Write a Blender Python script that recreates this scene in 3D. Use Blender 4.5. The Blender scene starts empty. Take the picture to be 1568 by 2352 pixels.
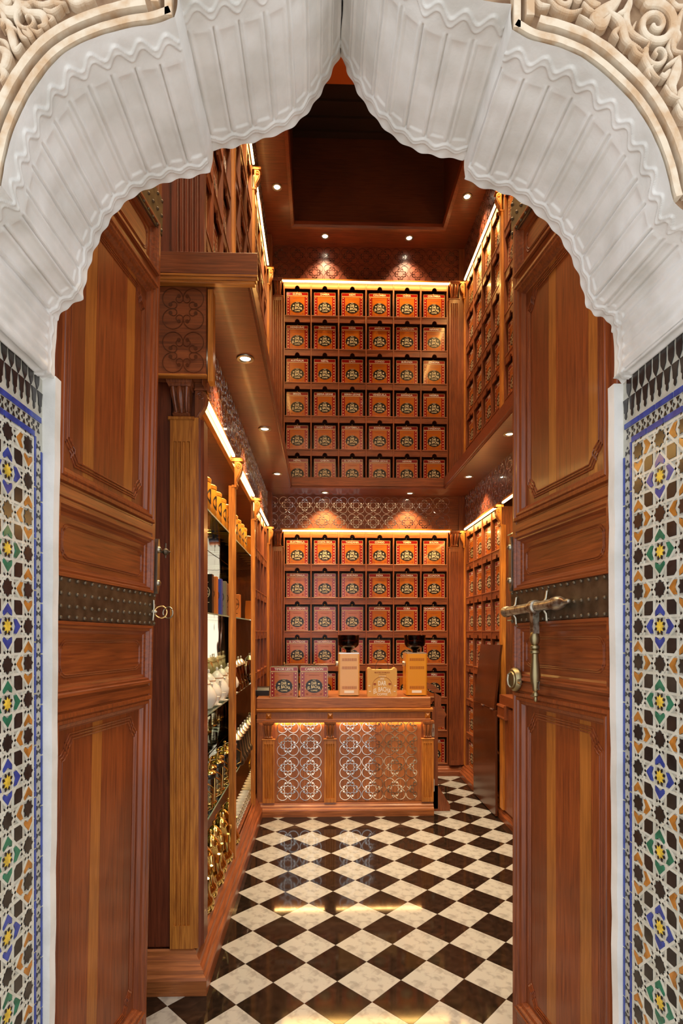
import bpy, bmesh, math, random
from math import sin, cos, pi, atan, tan, radians, sqrt, atan2, exp
from mathutils import Vector, Matrix
random.seed(7)
C = bpy.context.scene.collection
# ------------------------------------------------------------------ camera
FPX, CX, HY, TH, HC = 1270.0, 774.0, 1450.0, radians(1.7), 1.55
cam = bpy.data.cameras.new('camera'); co = bpy.data.objects.new('camera', cam); C.objects.link(co)
cam.sensor_fit = 'HORIZONTAL'; cam.sensor_width = 36.0; cam.lens = 36.0*FPX/1568
cam.shift_x = (784-CX)/1568; cam.shift_y = (HY-1176)/1568
cam.clip_start = 0.02
co.location = (0, 0, HC); co.rotation_euler = (pi/2, 0, -TH)
bpy.context.scene.camera = co
# ------------------------------------------------------------------ world, exposure
w = bpy.data.worlds.new('world'); bpy.context.scene.world = w; w.use_nodes = True
bg = w.node_tree.nodes['Background']; bg.inputs[0].default_value = (0.975, 0.985, 1.0, 1); bg.inputs[1].default_value = 1.66
vs = bpy.context.scene.view_settings
vs.view_transform = 'Standard'; vs.look = 'None'; vs.gamma = 1; vs.use_curve_mapping = False; vs.exposure = 0.0
LED_E, SPOT_W, FILL_W = 14.0, 74.0, 0
def at(px, py, Y):
    a = (px-CX)/FPX; X = Y*tan(TH+atan(a)); d = X*sin(TH)+Y*cos(TH)
    return Vector((X, Y, HC+(HY-py)/FPX*d))
def light(name, kind, loc, power, col, rot=(0,0,0), **k):
    l = bpy.data.lights.new(name, kind); l.energy = power; l.color = col
    for a, b in k.items(): setattr(l, a, b)
    o = bpy.data.objects.new(name, l); o.location = loc; o.rotation_euler = rot; C.objects.link(o); return o
WARM = (1.0, 0.74, 0.46)
# ------------------------------------------------------------------ materials
M = {}
def mat(name, col, rough=.5, metal=0, **k):
    m = bpy.data.materials.new(name); m.use_nodes = True; b = m.node_tree.nodes['Principled BSDF']
    b.inputs['Base Color'].default_value = (*col, 1); b.inputs['Roughness'].default_value = rough; b.inputs['Metallic'].default_value = metal
    for a, v in k.items(): b.inputs[a.replace('_', ' ')].default_value = v
    M[name] = m; return m
def nodes(m): return m.node_tree.nodes, m.node_tree.links, m.node_tree.nodes['Principled BSDF']
def noise_col(m, c1, c2, scale=(1,1,1), ns=5, det=6, lo=.35, hi=.65, bump=0, dist=0, mid=None):
    N, L, b = nodes(m)
    tc = N.new('ShaderNodeTexCoord'); mp = N.new('ShaderNodeMapping'); mp.inputs['Scale'].default_value = scale
    L.new(tc.outputs['Object'], mp.inputs['Vector'])
    n = N.new('ShaderNodeTexNoise'); n.inputs['Scale'].default_value = ns; n.inputs['Detail'].default_value = det; n.inputs['Distortion'].default_value = dist
    L.new(mp.outputs[0], n.inputs['Vector'])
    r = N.new('ShaderNodeValToRGB'); r.color_ramp.elements[0].position = lo; r.color_ramp.elements[1].position = hi
    r.color_ramp.elements[0].color = (*c1, 1); r.color_ramp.elements[1].color = (*c2, 1)
    if mid: e = r.color_ramp.elements.new((lo+hi)/2); e.color = (*mid, 1)
    L.new(n.outputs['Fac'], r.inputs[0]); L.new(r.outputs[0], b.inputs['Base Color'])
    if bump:
        bp = N.new('ShaderNodeBump'); bp.inputs['Strength'].default_value = bump; bp.inputs['Distance'].default_value = .002
        L.new(n.outputs['Fac'], bp.inputs['Height']); L.new(bp.outputs[0], b.inputs['Normal'])
    return m
def wood(name, axis, dark, light_, rough=.36, stretch=20, ns=6, coat=.12):
    m = mat(name, light_, rough, 0, Coat_Weight=coat, Coat_Roughness=.12)
    s = [stretch]*3; s['xyz'.index(axis)] = 1.0
    N, L, b = nodes(m)
    noise_col(m, dark, light_, tuple(s), ns, 8, .3, .72, bump=.12, dist=.6)
    # slow tone variation
    ramp = [n for n in N if n.type == 'VALTORGB'][0]
    tc = [n for n in N if n.type == 'TEX_COORD'][0]
    n2 = N.new('ShaderNodeTexNoise'); n2.inputs['Scale'].default_value = 2.3; n2.inputs['Detail'].default_value = 2
    L.new(tc.outputs['Object'], n2.inputs['Vector'])
    mr = N.new('ShaderNodeMapRange'); mr.inputs['From Min'].default_value = .3; mr.inputs['From Max'].default_value = .7
    mr.inputs['To Min'].default_value = .78; mr.inputs['To Max'].default_value = 1.22; L.new(n2.outputs['Fac'], mr.inputs['Value'])
    mx = N.new('ShaderNodeVectorMath'); mx.operation = 'SCALE'
    L.new(ramp.outputs[0], mx.inputs[0]); L.new(mr.outputs[0], mx.inputs['Scale']); L.new(mx.outputs[0], b.inputs['Base Color'])
    return m
WD, WL = (.130,.032,.011), (.32,.090,.027)
for ax in 'xz': wood('oak_'+ax, ax, (.21,.060,.016), (.46,.155,.042), stretch=18)
for ax in 'xyz': wood('wood_'+ax, ax, WD, WL)
for ax in 'xyz': wood('gold_'+ax, ax, (.30,.085,.011), (.66,.255,.038), stretch=18)  # golden wood, with the near pilaster's highlight put into its colour
for ax in 'xz': wood('red_'+ax, ax, (.105,.022,.008), (.22,.050,.018))
for ax in 'xz': wood('door_'+ax, ax, (.14,.028,.007), (.31,.072,.015), rough=.38, coat=.15)
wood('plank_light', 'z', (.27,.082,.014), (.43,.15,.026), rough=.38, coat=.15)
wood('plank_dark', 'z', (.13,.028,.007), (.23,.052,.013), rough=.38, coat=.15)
wood('flap', 'z', (.085,.022,.008), (.12,.033,.011), rough=.25)
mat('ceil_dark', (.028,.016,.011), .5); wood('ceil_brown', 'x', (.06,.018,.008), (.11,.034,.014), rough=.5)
mat('lit_orange', (.62,.14,.02), .7)  # light on the ceiling, given as an orange base colour
p = noise_col(mat('plaster', (.74,.73,.70), .62), (.66,.65,.61), (.80,.79,.76), (1,1,1), 9, 6, .35, .6)
N_, L_, b_ = nodes(p); n2 = N_.new('ShaderNodeTexNoise'); n2.inputs['Scale'].default_value = 70; n2.inputs['Detail'].default_value = 4
tcx = N_.new('ShaderNodeTexCoord'); L_.new(tcx.outputs['Object'], n2.inputs['Vector'])
bp = N_.new('ShaderNodeBump'); bp.inputs['Strength'].default_value = .35; bp.inputs['Distance'].default_value = .002; L_.new(n2.outputs['Fac'], bp.inputs['Height']); L_.new(bp.outputs[0], b_.inputs['Normal'])
noise_col(mat('stucco', (.6,.5,.36), .85), (.50,.33,.19), (.64,.54,.41), (1,1,1), 30, 8, .35, .6, bump=.6)
noise_col(mat('stucco_deep', (.5,.3,.17), .9), (.15,.075,.035), (.36,.24,.14), (1,1,1), 22, 8, .35, .65, bump=.6)
noise_col(mat('marble_white', (.5,.48,.45), .07), (.28,.278,.272), (.40,.40,.392), (1,1,1), 22, 12, .36, .50, dist=.5)
noise_col(mat('marble_black', (.02,.015,.012), .06), (.012,.008,.006), (.035,.02,.014), (1,1,1), 14, 10, .4, .75, dist=1.5)
mat('grout', (.16,.13,.10), .6); noise_col(mat('paving', (.75,.73,.68), .6), (.70,.68,.63), (.82,.80,.76))  # courtyard paving lightened, sunlight put into its colour for the reflections
mat('zellij_white', (.62,.62,.54), .25); noise_col(M['zellij_white'], (.52,.52,.44), (.68,.68,.60), (1,1,1), 25, 6)
mat('zellij_bed',(.45,.44,.37),.5); noise_col(M['zellij_bed'], (.38,.37,.31), (.52,.51,.44), (1,1,1), 30, 6)
def glaze(n, c): noise_col(mat(n, c, .18), tuple(x*.7 for x in c), tuple(min(1, x*1.25) for x in c), (1,1,1), 40, 6)
glaze('z_black', (.022,.018,.017)); glaze('z_blue', (.035,.06,.30)); glaze('z_green', (.02,.16,.09)); glaze('z_orange', (.42,.17,.03)); glaze('z_yellow', (.75,.52,.06))
mat('black', (.012,.011,.010), .3); mat('rubber', (.02,.02,.02), .5); mat('dark_gap', (.01,.006,.004), .8)
mat('red_print', (.26,.010,.009), .18, Coat_Weight=.35, Coat_Roughness=.05); mat('orange_print', (.43,.118,.010), .18, Coat_Weight=.35, Coat_Roughness=.05)
mat('rust_print', (.28,.06,.008), .3); mat('cream', (.78,.66,.42), .3); mat('white', (.8,.78,.74), .35)
mat('edge_cream', (.72,.50,.26), .15)
mat('emblem_black', (.018,.014,.010), .25)
mat('brass', (.75,.50,.20), .22, 1); mat('old_brass', (.34,.28,.15), .40, 1); mat('gold', (.85,.62,.22), .12, 1); mat('pewter', (.38,.34,.26), .35, 1); mat('steel', (.75,.74,.72), .28, 1)
noise_col(mat('iron', (.07,.055,.035), .42, .75), (.085,.060,.038), (.17,.13,.085), (1,1,1), 25, 6)
noise_col(mat('bolt_metal', (.4,.37,.28), .38, .9), (.16,.09,.05), (.50,.48,.40), (1,1,1), 40, 8, .38, .55)
m = mat('mirror', (.86,.78,.62), .03, 1)
N_, L_, b_ = nodes(m); n2 = N_.new('ShaderNodeTexNoise'); n2.inputs['Scale'].default_value = 2.5; tcx = N_.new('ShaderNodeTexCoord'); L_.new(tcx.outputs['Object'], n2.inputs['Vector'])
bp = N_.new('ShaderNodeBump'); bp.inputs['Strength'].default_value = .25; bp.inputs['Distance'].default_value = .02; L_.new(n2.outputs['Fac'], bp.inputs['Height']); L_.new(bp.outputs[0], b_.inputs['Normal'])
mat('scroll_steel', (.95,.93,.88), .05, 1)
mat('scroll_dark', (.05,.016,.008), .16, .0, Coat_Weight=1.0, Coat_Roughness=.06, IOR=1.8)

def thin(n, tint, gl, refl, grough=.03):
    m = bpy.data.materials.new(n); m.use_nodes = True; N = m.node_tree.nodes; L = m.node_tree.links; N.clear()
    o = N.new('ShaderNodeOutputMaterial'); t = N.new('ShaderNodeBsdfTransparent'); t.inputs[0].default_value = (*tint, 1)
    q = N.new('ShaderNodeBsdfGlossy'); q.inputs[0].default_value = (*gl, 1); q.inputs['Roughness'].default_value = grough
    x = N.new('ShaderNodeMixShader'); lw = N.new('ShaderNodeLayerWeight'); lw.inputs[0].default_value = refl
    L.new(lw.outputs['Fresnel'], x.inputs[0]); L.new(t.outputs[0], x.inputs[1]); L.new(q.outputs[0], x.inputs[2]); L.new(x.outputs[0], o.inputs[0]); M[n] = m
thin('glass', (.82,.93,.87), (1,1,1), .35); thin('glass_clear', (.95,.95,.92), (1,1,1), .35)
mat('glass_edge', (.30,.48,.38), .1)
thin('amber', (.55,.20,.05), (1,.8,.6), .45); thin('hopper', (.30,.07,.03), (1,.9,.8), .25)
mat('canister', (.62,.23,.02), .3); mat('porcelain', (.82,.80,.75), .12); mat('beige_cup', (.62,.55,.42), .15)
mat('orange_enamel', (.68,.29,.025), .3, Coat_Weight=.5); mat('enamel_reflection', (.66,.36,.12), .3, Coat_Weight=.5)  # the tan copy of the orange enamel has a reflection in its colour
mat('bag', (.60,.34,.10), .55); mat('book_blue', (.03,.06,.35), .4); mat('book_olive', (.16,.14,.09), .5); mat('book_salmon', (.55,.22,.12), .5); mat('book_orange', (.60,.17,.02), .4)
def emis(n, c, s):
    m = mat(n, c, .5); b = m.node_tree.nodes['Principled BSDF']; b.inputs['Emission Color'].default_value = (*c, 1); b.inputs['Emission Strength'].default_value = s
emis('led', (1.0,.70,.26), LED_E); emis('lamp', (1.0,.85,.62), 18)
# ------------------------------------------------------------------ geometry helper
class G:
    def __init__(s, f=None): s.V=[]; s.F=[]; s.I=[]; s.mats=[]; s.f=f
    def mi(s, m):
        if m not in s.mats: s.mats.append(m)
        return s.mats.index(m)
    def add(s, vs, fs, m):
        b = len(s.V); k = s.mi(m)
        for v in vs: s.V.append(tuple(s.f(*v)) if s.f else tuple(v))
        for f in fs: s.F.append([b+i for i in f]); s.I.append(k)
    def box(s, x0,x1,y0,y1,z0,z1, m):
        s.add([(x0,y0,z0),(x1,y0,z0),(x1,y1,z0),(x0,y1,z0),(x0,y0,z1),(x1,y0,z1),(x1,y1,z1),(x0,y1,z1)],
              [(0,3,2,1),(4,5,6,7),(0,1,5,4),(1,2,6,5),(2,3,7,6),(3,0,4,7)], m)
    def bbox(s, x0,x1,y0,y1,z0,z1, m, c=.003):   # box with bevelled front edges (front = -y)
        s.loft([(y1,(x0,x1,z0,z1)),(y0+c,(x0,x1,z0,z1)),(y0,(x0+c,x1-c,z0+c,z1-c))], m)
    def loft(s, secs, m):
        vs=[];fs=[]
        for y,(a,b,c,d) in secs: vs += [(a,y,c),(b,y,c),(b,y,d),(a,y,d)]
        n=len(secs)
        for i in range(n-1):
            for j in range(4): fs.append((i*4+j, i*4+(j+1)%4, i*4+4+(j+1)%4, i*4+4+j))
        fs.append((0,1,2,3)); fs.append(tuple(n*4-4+k for k in (3,2,1,0))); s.add(vs,fs,m)
    def zloft(s, secs, m):    # sections in z: (z, x0,x1,y0,y1)
        vs=[];fs=[]
        for z,a,b,c,d in secs: vs += [(a,c,z),(b,c,z),(b,d,z),(a,d,z)]
        n=len(secs)
        for i in range(n-1):
            for j in range(4): fs.append((i*4+j, i*4+(j+1)%4, i*4+4+(j+1)%4, i*4+4+j))
        fs.append((3,2,1,0)); fs.append(tuple(n*4-4+k for k in (0,1,2,3))); s.add(vs,fs,m)
    def prism(s, poly, a, b, axis, m):   # poly in the two other axes
        def P(p, t):
            return {'x':(t,p[0],p[1]),'y':(p[0],t,p[1]),'z':(p[0],p[1],t)}[axis]
        n=len(poly); vs=[P(p,a) for p in poly]+[P(p,b) for p in poly]
        fs=[(i,(i+1)%n,n+(i+1)%n,n+i) for i in range(n)]+[tuple(range(n-1,-1,-1)),tuple(range(n,2*n))]
        s.add(vs,fs,m)
    def lathe(s, prof, m, c=(0,0,0), seg=20, axis='z', caps=True):
        vs=[];fs=[]
        for r,z in prof:
            for k in range(seg):
                a=2*pi*k/seg; x,y=r*cos(a),r*sin(a)
                v={'z':(x,y,z),'y':(x,z,y),'x':(z,x,y)}[axis]; vs.append((v[0]+c[0],v[1]+c[1],v[2]+c[2]))
        n=len(prof)
        for i in range(n-1):
            for k in range(seg): fs.append((i*seg+k,i*seg+(k+1)%seg,(i+1)*seg+(k+1)%seg,(i+1)*seg+k))
        if caps: fs.append(tuple(range(seg-1,-1,-1))); fs.append(tuple((n-1)*seg+k for k in range(seg)))
        s.add(vs,fs,m)
    def tube(s, pts, r, m, seg=8, closed=False):
        pts=[Vector(p) for p in pts]; n=len(pts); vs=[];fs=[]
        rr = r if callable(r) else (lambda t: r)
        for i,p in enumerate(pts):
            if closed: t=(pts[(i+1)%n]-pts[i-1])
            else: t=pts[min(i+1,n-1)]-pts[max(i-1,0)]
            t.normalize(); up=Vector((0,0,1)) if abs(t.z)<.9 else Vector((0,1,0))
            a=t.cross(up).normalized(); b=t.cross(a).normalized(); R=rr(i/max(1,n-1))
            for k in range(seg):
                q=p+a*R*cos(2*pi*k/seg)+b*R*sin(2*pi*k/seg); vs.append(tuple(q))
        for i in range(n if closed else n-1):
            j=(i+1)%n
            for k in range(seg): fs.append((i*seg+k,i*seg+(k+1)%seg,j*seg+(k+1)%seg,j*seg+k))
        if not closed: fs.append(tuple(range(seg-1,-1,-1))); fs.append(tuple((n-1)*seg+k for k in range(seg)))
        s.add(vs,fs,m)
    def ribbon(s, pts, w, y0, y1, m, closed=False):   # flat ribbon in xz plane, between y0(front) and y1
        n=len(pts); vs=[];fs=[]; ww = w if callable(w) else (lambda t: w)
        for i,(x,z) in enumerate(pts):
            if closed: a=pts[i-1];b=pts[(i+1)%n]
            else: a=pts[max(i-1,0)];b=pts[min(i+1,n-1)]
            dx,dz=b[0]-a[0],b[1]-a[1]; l=sqrt(dx*dx+dz*dz) or 1; nx,nz=-dz/l,dx/l; h=ww(i/max(1,n-1))/2
            vs += [(x+nx*h,y0,z+nz*h),(x-nx*h,y0,z-nz*h),(x-nx*h,y1,z-nz*h),(x+nx*h,y1,z+nz*h)]
        for i in range(n if closed else n-1):
            j=(i+1)%n
            for k in (0,1,3): fs.append((i*4+k,i*4+(k+1)%4,j*4+(k+1)%4,j*4+k))
        if not closed: fs.append((3,2,1,0)); fs.append((n*4-4,n*4-3,n*4-2,n*4-1))
        s.add(vs,fs,m)
    def disc(s, x, z, r, y0, y1, m, seg=14, ax=1.0):
        s.prism([(x+r*ax*cos(2*pi*k/seg), z+r*sin(2*pi*k/seg)) for k in range(seg)], y0, y1, 'y', m)
    def frame(s, x0,x1,z0,z1, prof, m):   # prof: (inset, y)
        vs=[];fs=[];n=len(prof)
        for i,y in prof: vs += [(x0+i,y,z0+i),(x1-i,y,z0+i),(x1-i,y,z1-i),(x0+i,y,z1-i)]
        for i in range(n-1):
            for j in range(4): fs.append((i*4+j,i*4+(j+1)%4,i*4+4+(j+1)%4,i*4+4+j))
        s.add(vs,fs,m)
    def text(s, t, cx, cz, h, y, m, wmax=None, arch=0):
        vs, fs = text_mesh(t)
        if not vs: return
        x0=min(v[0] for v in vs);x1=max(v[0] for v in vs);z0=min(v[1] for v in vs);z1=max(v[1] for v in vs)
        sz=h/(z1-z0); sx=sz
        if wmax and (x1-x0)*sx>wmax: sx=wmax/(x1-x0)
        W=(x1-x0)*sx/2
        out=[]
        for a,b in vs:
            X=(a-(x0+x1)/2)*sx; Z=(b-(z0+z1)/2)*sz
            if arch: Z -= arch*(X/W)**2; Z += 0
            out.append((cx+X, y, cz+Z))
        s.add(out, fs, m)
TXT={}
def text_mesh(t):
    if t not in TXT:
        c=bpy.data.curves.new('t','FONT'); c.body=t; c.resolution_u=2; c.size=1; c.offset=.018
        o=bpy.data.objects.new('t',c); C.objects.link(o); dg=bpy.context.evaluated_depsgraph_get(); dg.update()
        me=bpy.data.meshes.new_from_object(o.evaluated_get(dg))
        TXT[t]=([(v.co.x,v.co.y) for v in me.vertices],[tuple(p.vertices) for p in me.polygons])
        bpy.data.meshes.remove(me); bpy.data.objects.remove(o); bpy.data.curves.remove(c)
    return TXT[t]
def mesh_of(name, g, smooth=False, recalc=True):
    me=bpy.data.meshes.new(name); me.from_pydata(g.V,[],g.F)
    for m in g.mats: me.materials.append(M[m])
    me.polygons.foreach_set('material_index', g.I)
    if recalc:
        b=bmesh.new(); b.from_mesh(me); bmesh.ops.recalc_face_normals(b, faces=b.faces); b.to_mesh(me); b.free()
    if smooth:
        me.polygons.foreach_set('use_smooth',[True]*len(me.polygons))
        try: me.set_sharp_from_angle(angle=radians(40))
        except Exception: pass
    me.update(); return me
def part(name, g, parent=None, smooth=False, recalc=True, label=None, kind=None, loc=None, rot=None):
    me = g if isinstance(g, bpy.types.Mesh) else mesh_of(name, g, smooth, recalc)
    o=bpy.data.objects.new(name, me); C.objects.link(o)
    if parent: o.parent=parent
    if label: o['label']=label
    if kind: o['kind']=kind
    if loc: o.location=loc
    if rot: o.rotation_euler=rot
    return o
def tag(o, label, cat, group=None):
    o['label']=label; o['category']=cat
    if group: o['group']=group
    return o
def thing(name, label, cat, loc=(0,0,0), rz=0, group=None):
    o=bpy.data.objects.new(name, None); o.empty_display_size=.05; C.objects.link(o); o.location=loc; o.rotation_euler=(0,0,rz)
    return tag(o,label,cat,group)
def struct(name, g, parent=None, **k):
    o=part(name,g,parent,**k)
    if not parent: o['kind']='structure'
    return o
def sroot(name, loc=(0,0,0), rz=0):
    o=bpy.data.objects.new(name,None); C.objects.link(o); o.location=loc; o.rotation_euler=(0,0,rz); o['kind']='structure'; return o
def dup(root, loc, rz, label, group=None):
    r=root.copy(); C.objects.link(r); r.location=loc; r.rotation_euler=(0,0,rz); r['label']=label
    if group: r['group']=group
    for ch in list(root.children):
        c=ch.copy(); C.objects.link(c); c.parent=r
        for g in ch.children:
            d=g.copy(); C.objects.link(d); d.parent=c
    return r
ORD=['first','second','third','fourth','fifth','sixth','seventh','eighth','ninth','tenth','eleventh','twelfth','thirteenth','fourteenth']
# ================================================================== SHELL
XL, XR, YB = -.55, 1.545, 5.92        # faces of the fitted shelving: left, right, back
g=G(); g.box(-1.6,2.4,-6,1.06,-.06,-.004,'paving'); g.box(-1.6,2.4,1.06,6.4,-.06,-.004,'grout')
floor=struct('floor',g)
D=.2828; x00,y00=.0,.0
tile=G(); h=D/2-.0009
tile.add([(-h,0,-.0),(0,-h,0),(h,0,0),(0,h,0),(-h,0,-.004),(0,-h,-.004),(h,0,-.004),(0,h,-.004)],[(0,1,2,3),(0,4,5,1),(1,5,6,2),(2,6,7,3),(3,7,4,0)],'marble_white')
tw=mesh_of('marble_tile',tile)
tb=tw.copy(); tb.materials[0]=M['marble_black']
PT=at(620.5,2303.6,1.55*1270/853.6)   # centre of one black tile
for i in range(-16,40):
    for j in range(-16,40):
        for k in (0,1):       # k=0 black lattice, k=1 white lattice
            x=PT.x+i*D+k*D/2; y=PT.y+j*D+k*D/2
            if -.78<x<1.62 and 1.5<y<6.0 and not (y<2.1 and (x<-.62 or x>.72)) and not (y>4.95 and x<.9) : part('marble_tile',tb if k==0 else tw,floor,loc=(x,y,0))
g=G(); g.box(-1.0,2.0,6.2,6.3,0,6.9,'wood_z'); struct('wall_back',g)
g=G(); g.box(-1.0,-.9,2.5,6.2,0,6.9,'wood_z'); struct('wall_left',g)
g=G(); g.box(-1.35,-1.25,1.5,2.5,0,6.9,'red_z'); struct('wall_passage',g)
g=G(); g.box(-1.25,-.722,2.485,2.5,0,5.9,'red_z'); struct('wall_pier',g)
g=G(); g.box(1.9,2.0,1.5,6.2,0,6.9,'wood_z'); struct('wall_right',g)
# ceiling : soffit ring, recess, dark boards, orange band with lamplight put into its colour
g=G(); Zs=5.67
g.box(-.9,-.28,2.5,6.2,Zs,Zs+.04,'red_x'); g.box(1.255,1.9,2.5,6.2,Zs,Zs+.04,'red_x'); g.box(-.28,1.255,5.62,6.2,Zs,Zs+.04,'red_x')
g.box(-1.35,2.0,1.5,2.5,Zs,Zs+.04,'red_x')
soff=struct('ceiling',g)
g=G(); g.box(-.33,-.28,2.5,5.67,Zs+.04,6.56,'ceil_brown'); g.box(1.255,1.305,2.5,5.67,Zs+.04,6.56,'ceil_brown'); g.box(-.28,1.255,5.62,5.67,Zs+.04,6.56,'ceil_brown'); g.box(-.33,1.305,2.45,2.5,Zs+.04,6.56,'ceil_brown')
part('recess_side',g,soff)
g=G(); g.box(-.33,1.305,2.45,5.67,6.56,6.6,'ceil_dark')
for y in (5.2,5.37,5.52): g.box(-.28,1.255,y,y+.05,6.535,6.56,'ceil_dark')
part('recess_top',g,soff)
g=G(); g.box(-.28,1.255,4.3,5.02,6.52,6.545,'lit_orange'); part('lit_ceiling_patch',g,soff)  # orange slab in place of a lit stretch of ceiling
for (a,b,c,d) in ((-.30,1.275,5.58,5.63),): 
    g=G(); g.prism([(5.60,Zs-.03),(5.63,Zs-.03),(5.63,Zs+.02),(5.585,Zs+.02),(5.59,Zs-.01)],-.30,1.275,'x','red_x'); part('moulding',g,soff)
g=G(); g.prism([(-.30,Zs-.03),(-.27,Zs-.02),(-.26,Zs+.02),(-.30,Zs+.02)],2.5,5.62,'y','red_x'); g.prism([(1.275,Zs-.03),(1.245,Zs-.02),(1.235,Zs+.02),(1.275,Zs+.02)],2.5,5.62,'y','red_x'); part('moulding',g,soff)

# ================================================================== ARCH (front wall)
YF, YN = 1.40, 1.05
def cat(P, n=8):
    out=[]
    for i in range(len(P)-1):
        p0=P[max(i-1,0)];p1=P[i];p2=P[i+1];p3=P[min(i+2,len(P)-1)]
        for k in range(n):
            t=k/n
            out.append(tuple(.5*((2*p1[c])+(-p0[c]+p2[c])*t+(2*p0[c]-5*p1[c]+4*p2[c]-p3[c])*t*t+(-p0[c]+3*p1[c]-3*p2[c]+p3[c])*t**3) for c in (0,1)))
    out.append(P[-1]); return out
Lsegs=[('lobe',[(97,873),(112,871),(127,868)]),
 ('rib',[(127,868),(127,815),(129,780),(131,735)]),
 ('cusp',[(131,735),(142,716),(160,702),(176,692),(189,686)]),
 ('lobe',[(189,686),(193,660),(205,605),(224,556),(253,505),(290,463),(340,434),(400,414),(450,405),(484,393)]),
 ('step',[(484,393),(489,370),(490,345)]),
 ('lobe',[(490,345),(540,338),(600,322),(650,303),(692,272),(722,236),(750,190),(766,155),(780,128)])]
Rsegs=[('lobe',[(782,128),(791,150),(812,195),(842,243),(880,290),(930,332),(980,352),(1030,362),(1066,366)]),
 ('step',[(1066,366),(1066,390),(1068,410)]),
 ('lobe',[(1068,410),(1100,428),(1150,442),(1195,462),(1240,498),(1280,540),(1310,590),(1330,640),(1342,690),(1347,706)]),
 ('cusp',[(1347,706),(1365,722),(1390,732),(1402,745),(1407,765)]),
 ('rib',[(1407,765),(1410,800),(1410,850),(1409,868)]),
 ('lobe',[(1409,868),(1420,874),(1431,880)])]
def profile(segs):
    pts=[];kinds=[];lt=[]
    for k,P in segs:
        w=[(at(a,b,YF).x,at(a,b,YF).z) for a,b in cat(P,10)]
        # resample
        L=[0]
        for i in range(1,len(w)): L.append(L[-1]+sqrt((w[i][0]-w[i-1][0])**2+(w[i][1]-w[i-1][1])**2))
        n=max(2,int(L[-1]/.0028)); j=0
        for q in range(n):
            t=L[-1]*q/n
            while L[j+1]<t: j+=1
            f=(t-L[j])/(L[j+1]-L[j]); pts.append((w[j][0]+(w[j+1][0]-w[j][0])*f,w[j][1]+(w[j+1][1]-w[j][1])*f)); kinds.append(k); lt.append((t,L[-1]))
    last=segs[-1][1][-1]; e=at(last[0],last[1],YF); pts.append((e.x,e.z)); kinds.append(segs[-1][0]); lt.append((0,1))
    return pts,kinds,lt
def sm(a,b,x):
    t=max(0,min(1,(x-a)/(b-a))); return t*t*(3-2*t)
def gau(x,s): return exp(-(x/s)**2) if abs(x)<4*s else 0
DEP=YF-YN
def relief(kind,t,T,s):
    if kind in('lobe','cusp'):
        if T<.2: n=max(1,round(T/.035))
        else: n=round(T/.052)
        p=T/n; u=(t+p/2)%p-p/2; c=2*pi*t/p
        h=0
        w1=.022+.0055*cos(c); w2=.331-.0-.0105*cos(c)-.012
        h+=.0026*sm(w1-.002,w1+.001,s)*(1-sm(w1+.010,w1+.013,s))+.0018*gau(s-w1,.002)+.0016*gau(s-(w1+.011),.002)
        h+=.0022*sm(w2-.020,w2-.0165,s)*(1-sm(w2-.002,w2+.0015,s))+.0014*gau(s-w2+.002,.0025)+.0014*gau(s-(w2-.0165),.0025)
        e=sm(.040+.003*cos(c),.046,s)*(1-sm(.272,.279,s))
        au=abs(u)
        f=-.0060*gau(u,.0015)+.0022*gau(au-.0055,.0022)-.0028*sm(.0095,.0125,au)*sm(.050,.056,s)*(1-sm(.262,.270,s))
        h+=e*f
        h+=.001*gau(s,.006)+.0022*gau(s,.012)*cos(c+.6)
        return h
    if kind=='rib':
        return .003*sin(2*pi*t/.03)*sm(.035,.045,s)+.002*gau(s-.02-.004*sin(2*pi*t/.04),.003)
    return 0
def hsh(i,j): 
    v=sin(i*127.1+j*311.7)*43758.5453; return v-math.floor(v)
def vnoise(x,y):
    i,j=math.floor(x),math.floor(y); a,b=x-i,y-j; a=a*a*(3-2*a); b=b*b*(3-2*b)
    return (hsh(i,j)*(1-a)+hsh(i+1,j)*a)*(1-b)+(hsh(i,j+1)*(1-a)+hsh(i+1,j+1)*a)*b
front=sroot('wall_front')
profs={}
svals=[0]
while svals[-1]<DEP-1e-6: 
    s_=svals[-1]; svals.append(min(DEP, s_+(.0024 if (s_<.062 or s_>.255) else .012)))
for side,segs in (('L',Lsegs),('R',Rsegs)):
    pts,kinds,lt=profile(segs); profs[side]=(pts,kinds,lt); n=len(pts)
    vs=[];fs=[]; S=svals
    for i,(x,z) in enumerate(pts):
        a=pts[max(i-1,0)];b=pts[min(i+1,n-1)]; dx,dz=b[0]-a[0],b[1]-a[1]; l=sqrt(dx*dx+dz*dz) or 1
        nx,nz=dz/l,-dx/l
        for s in S:
            hh=relief(kinds[i],lt[i][0],lt[i][1],s)+.0035*(vnoise(i*.03,s*18)-.5)+.0015*(vnoise(i*.13+9,s*50)-.5)
            vs.append((x+nx*hh,YF-s,z+nz*hh))
    m_=len(S)
    for i in range(n-1):
        for j in range(m_-1): fs.append((i*m_+j,(i+1)*m_+j,(i+1)*m_+j+1,i*m_+j+1))
    g=G(); g.add(vs,fs,'plaster'); o=part('arch_soffit',g,front,recalc=False); o.data.polygons.foreach_set('use_smooth',[True]*len(fs))
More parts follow.
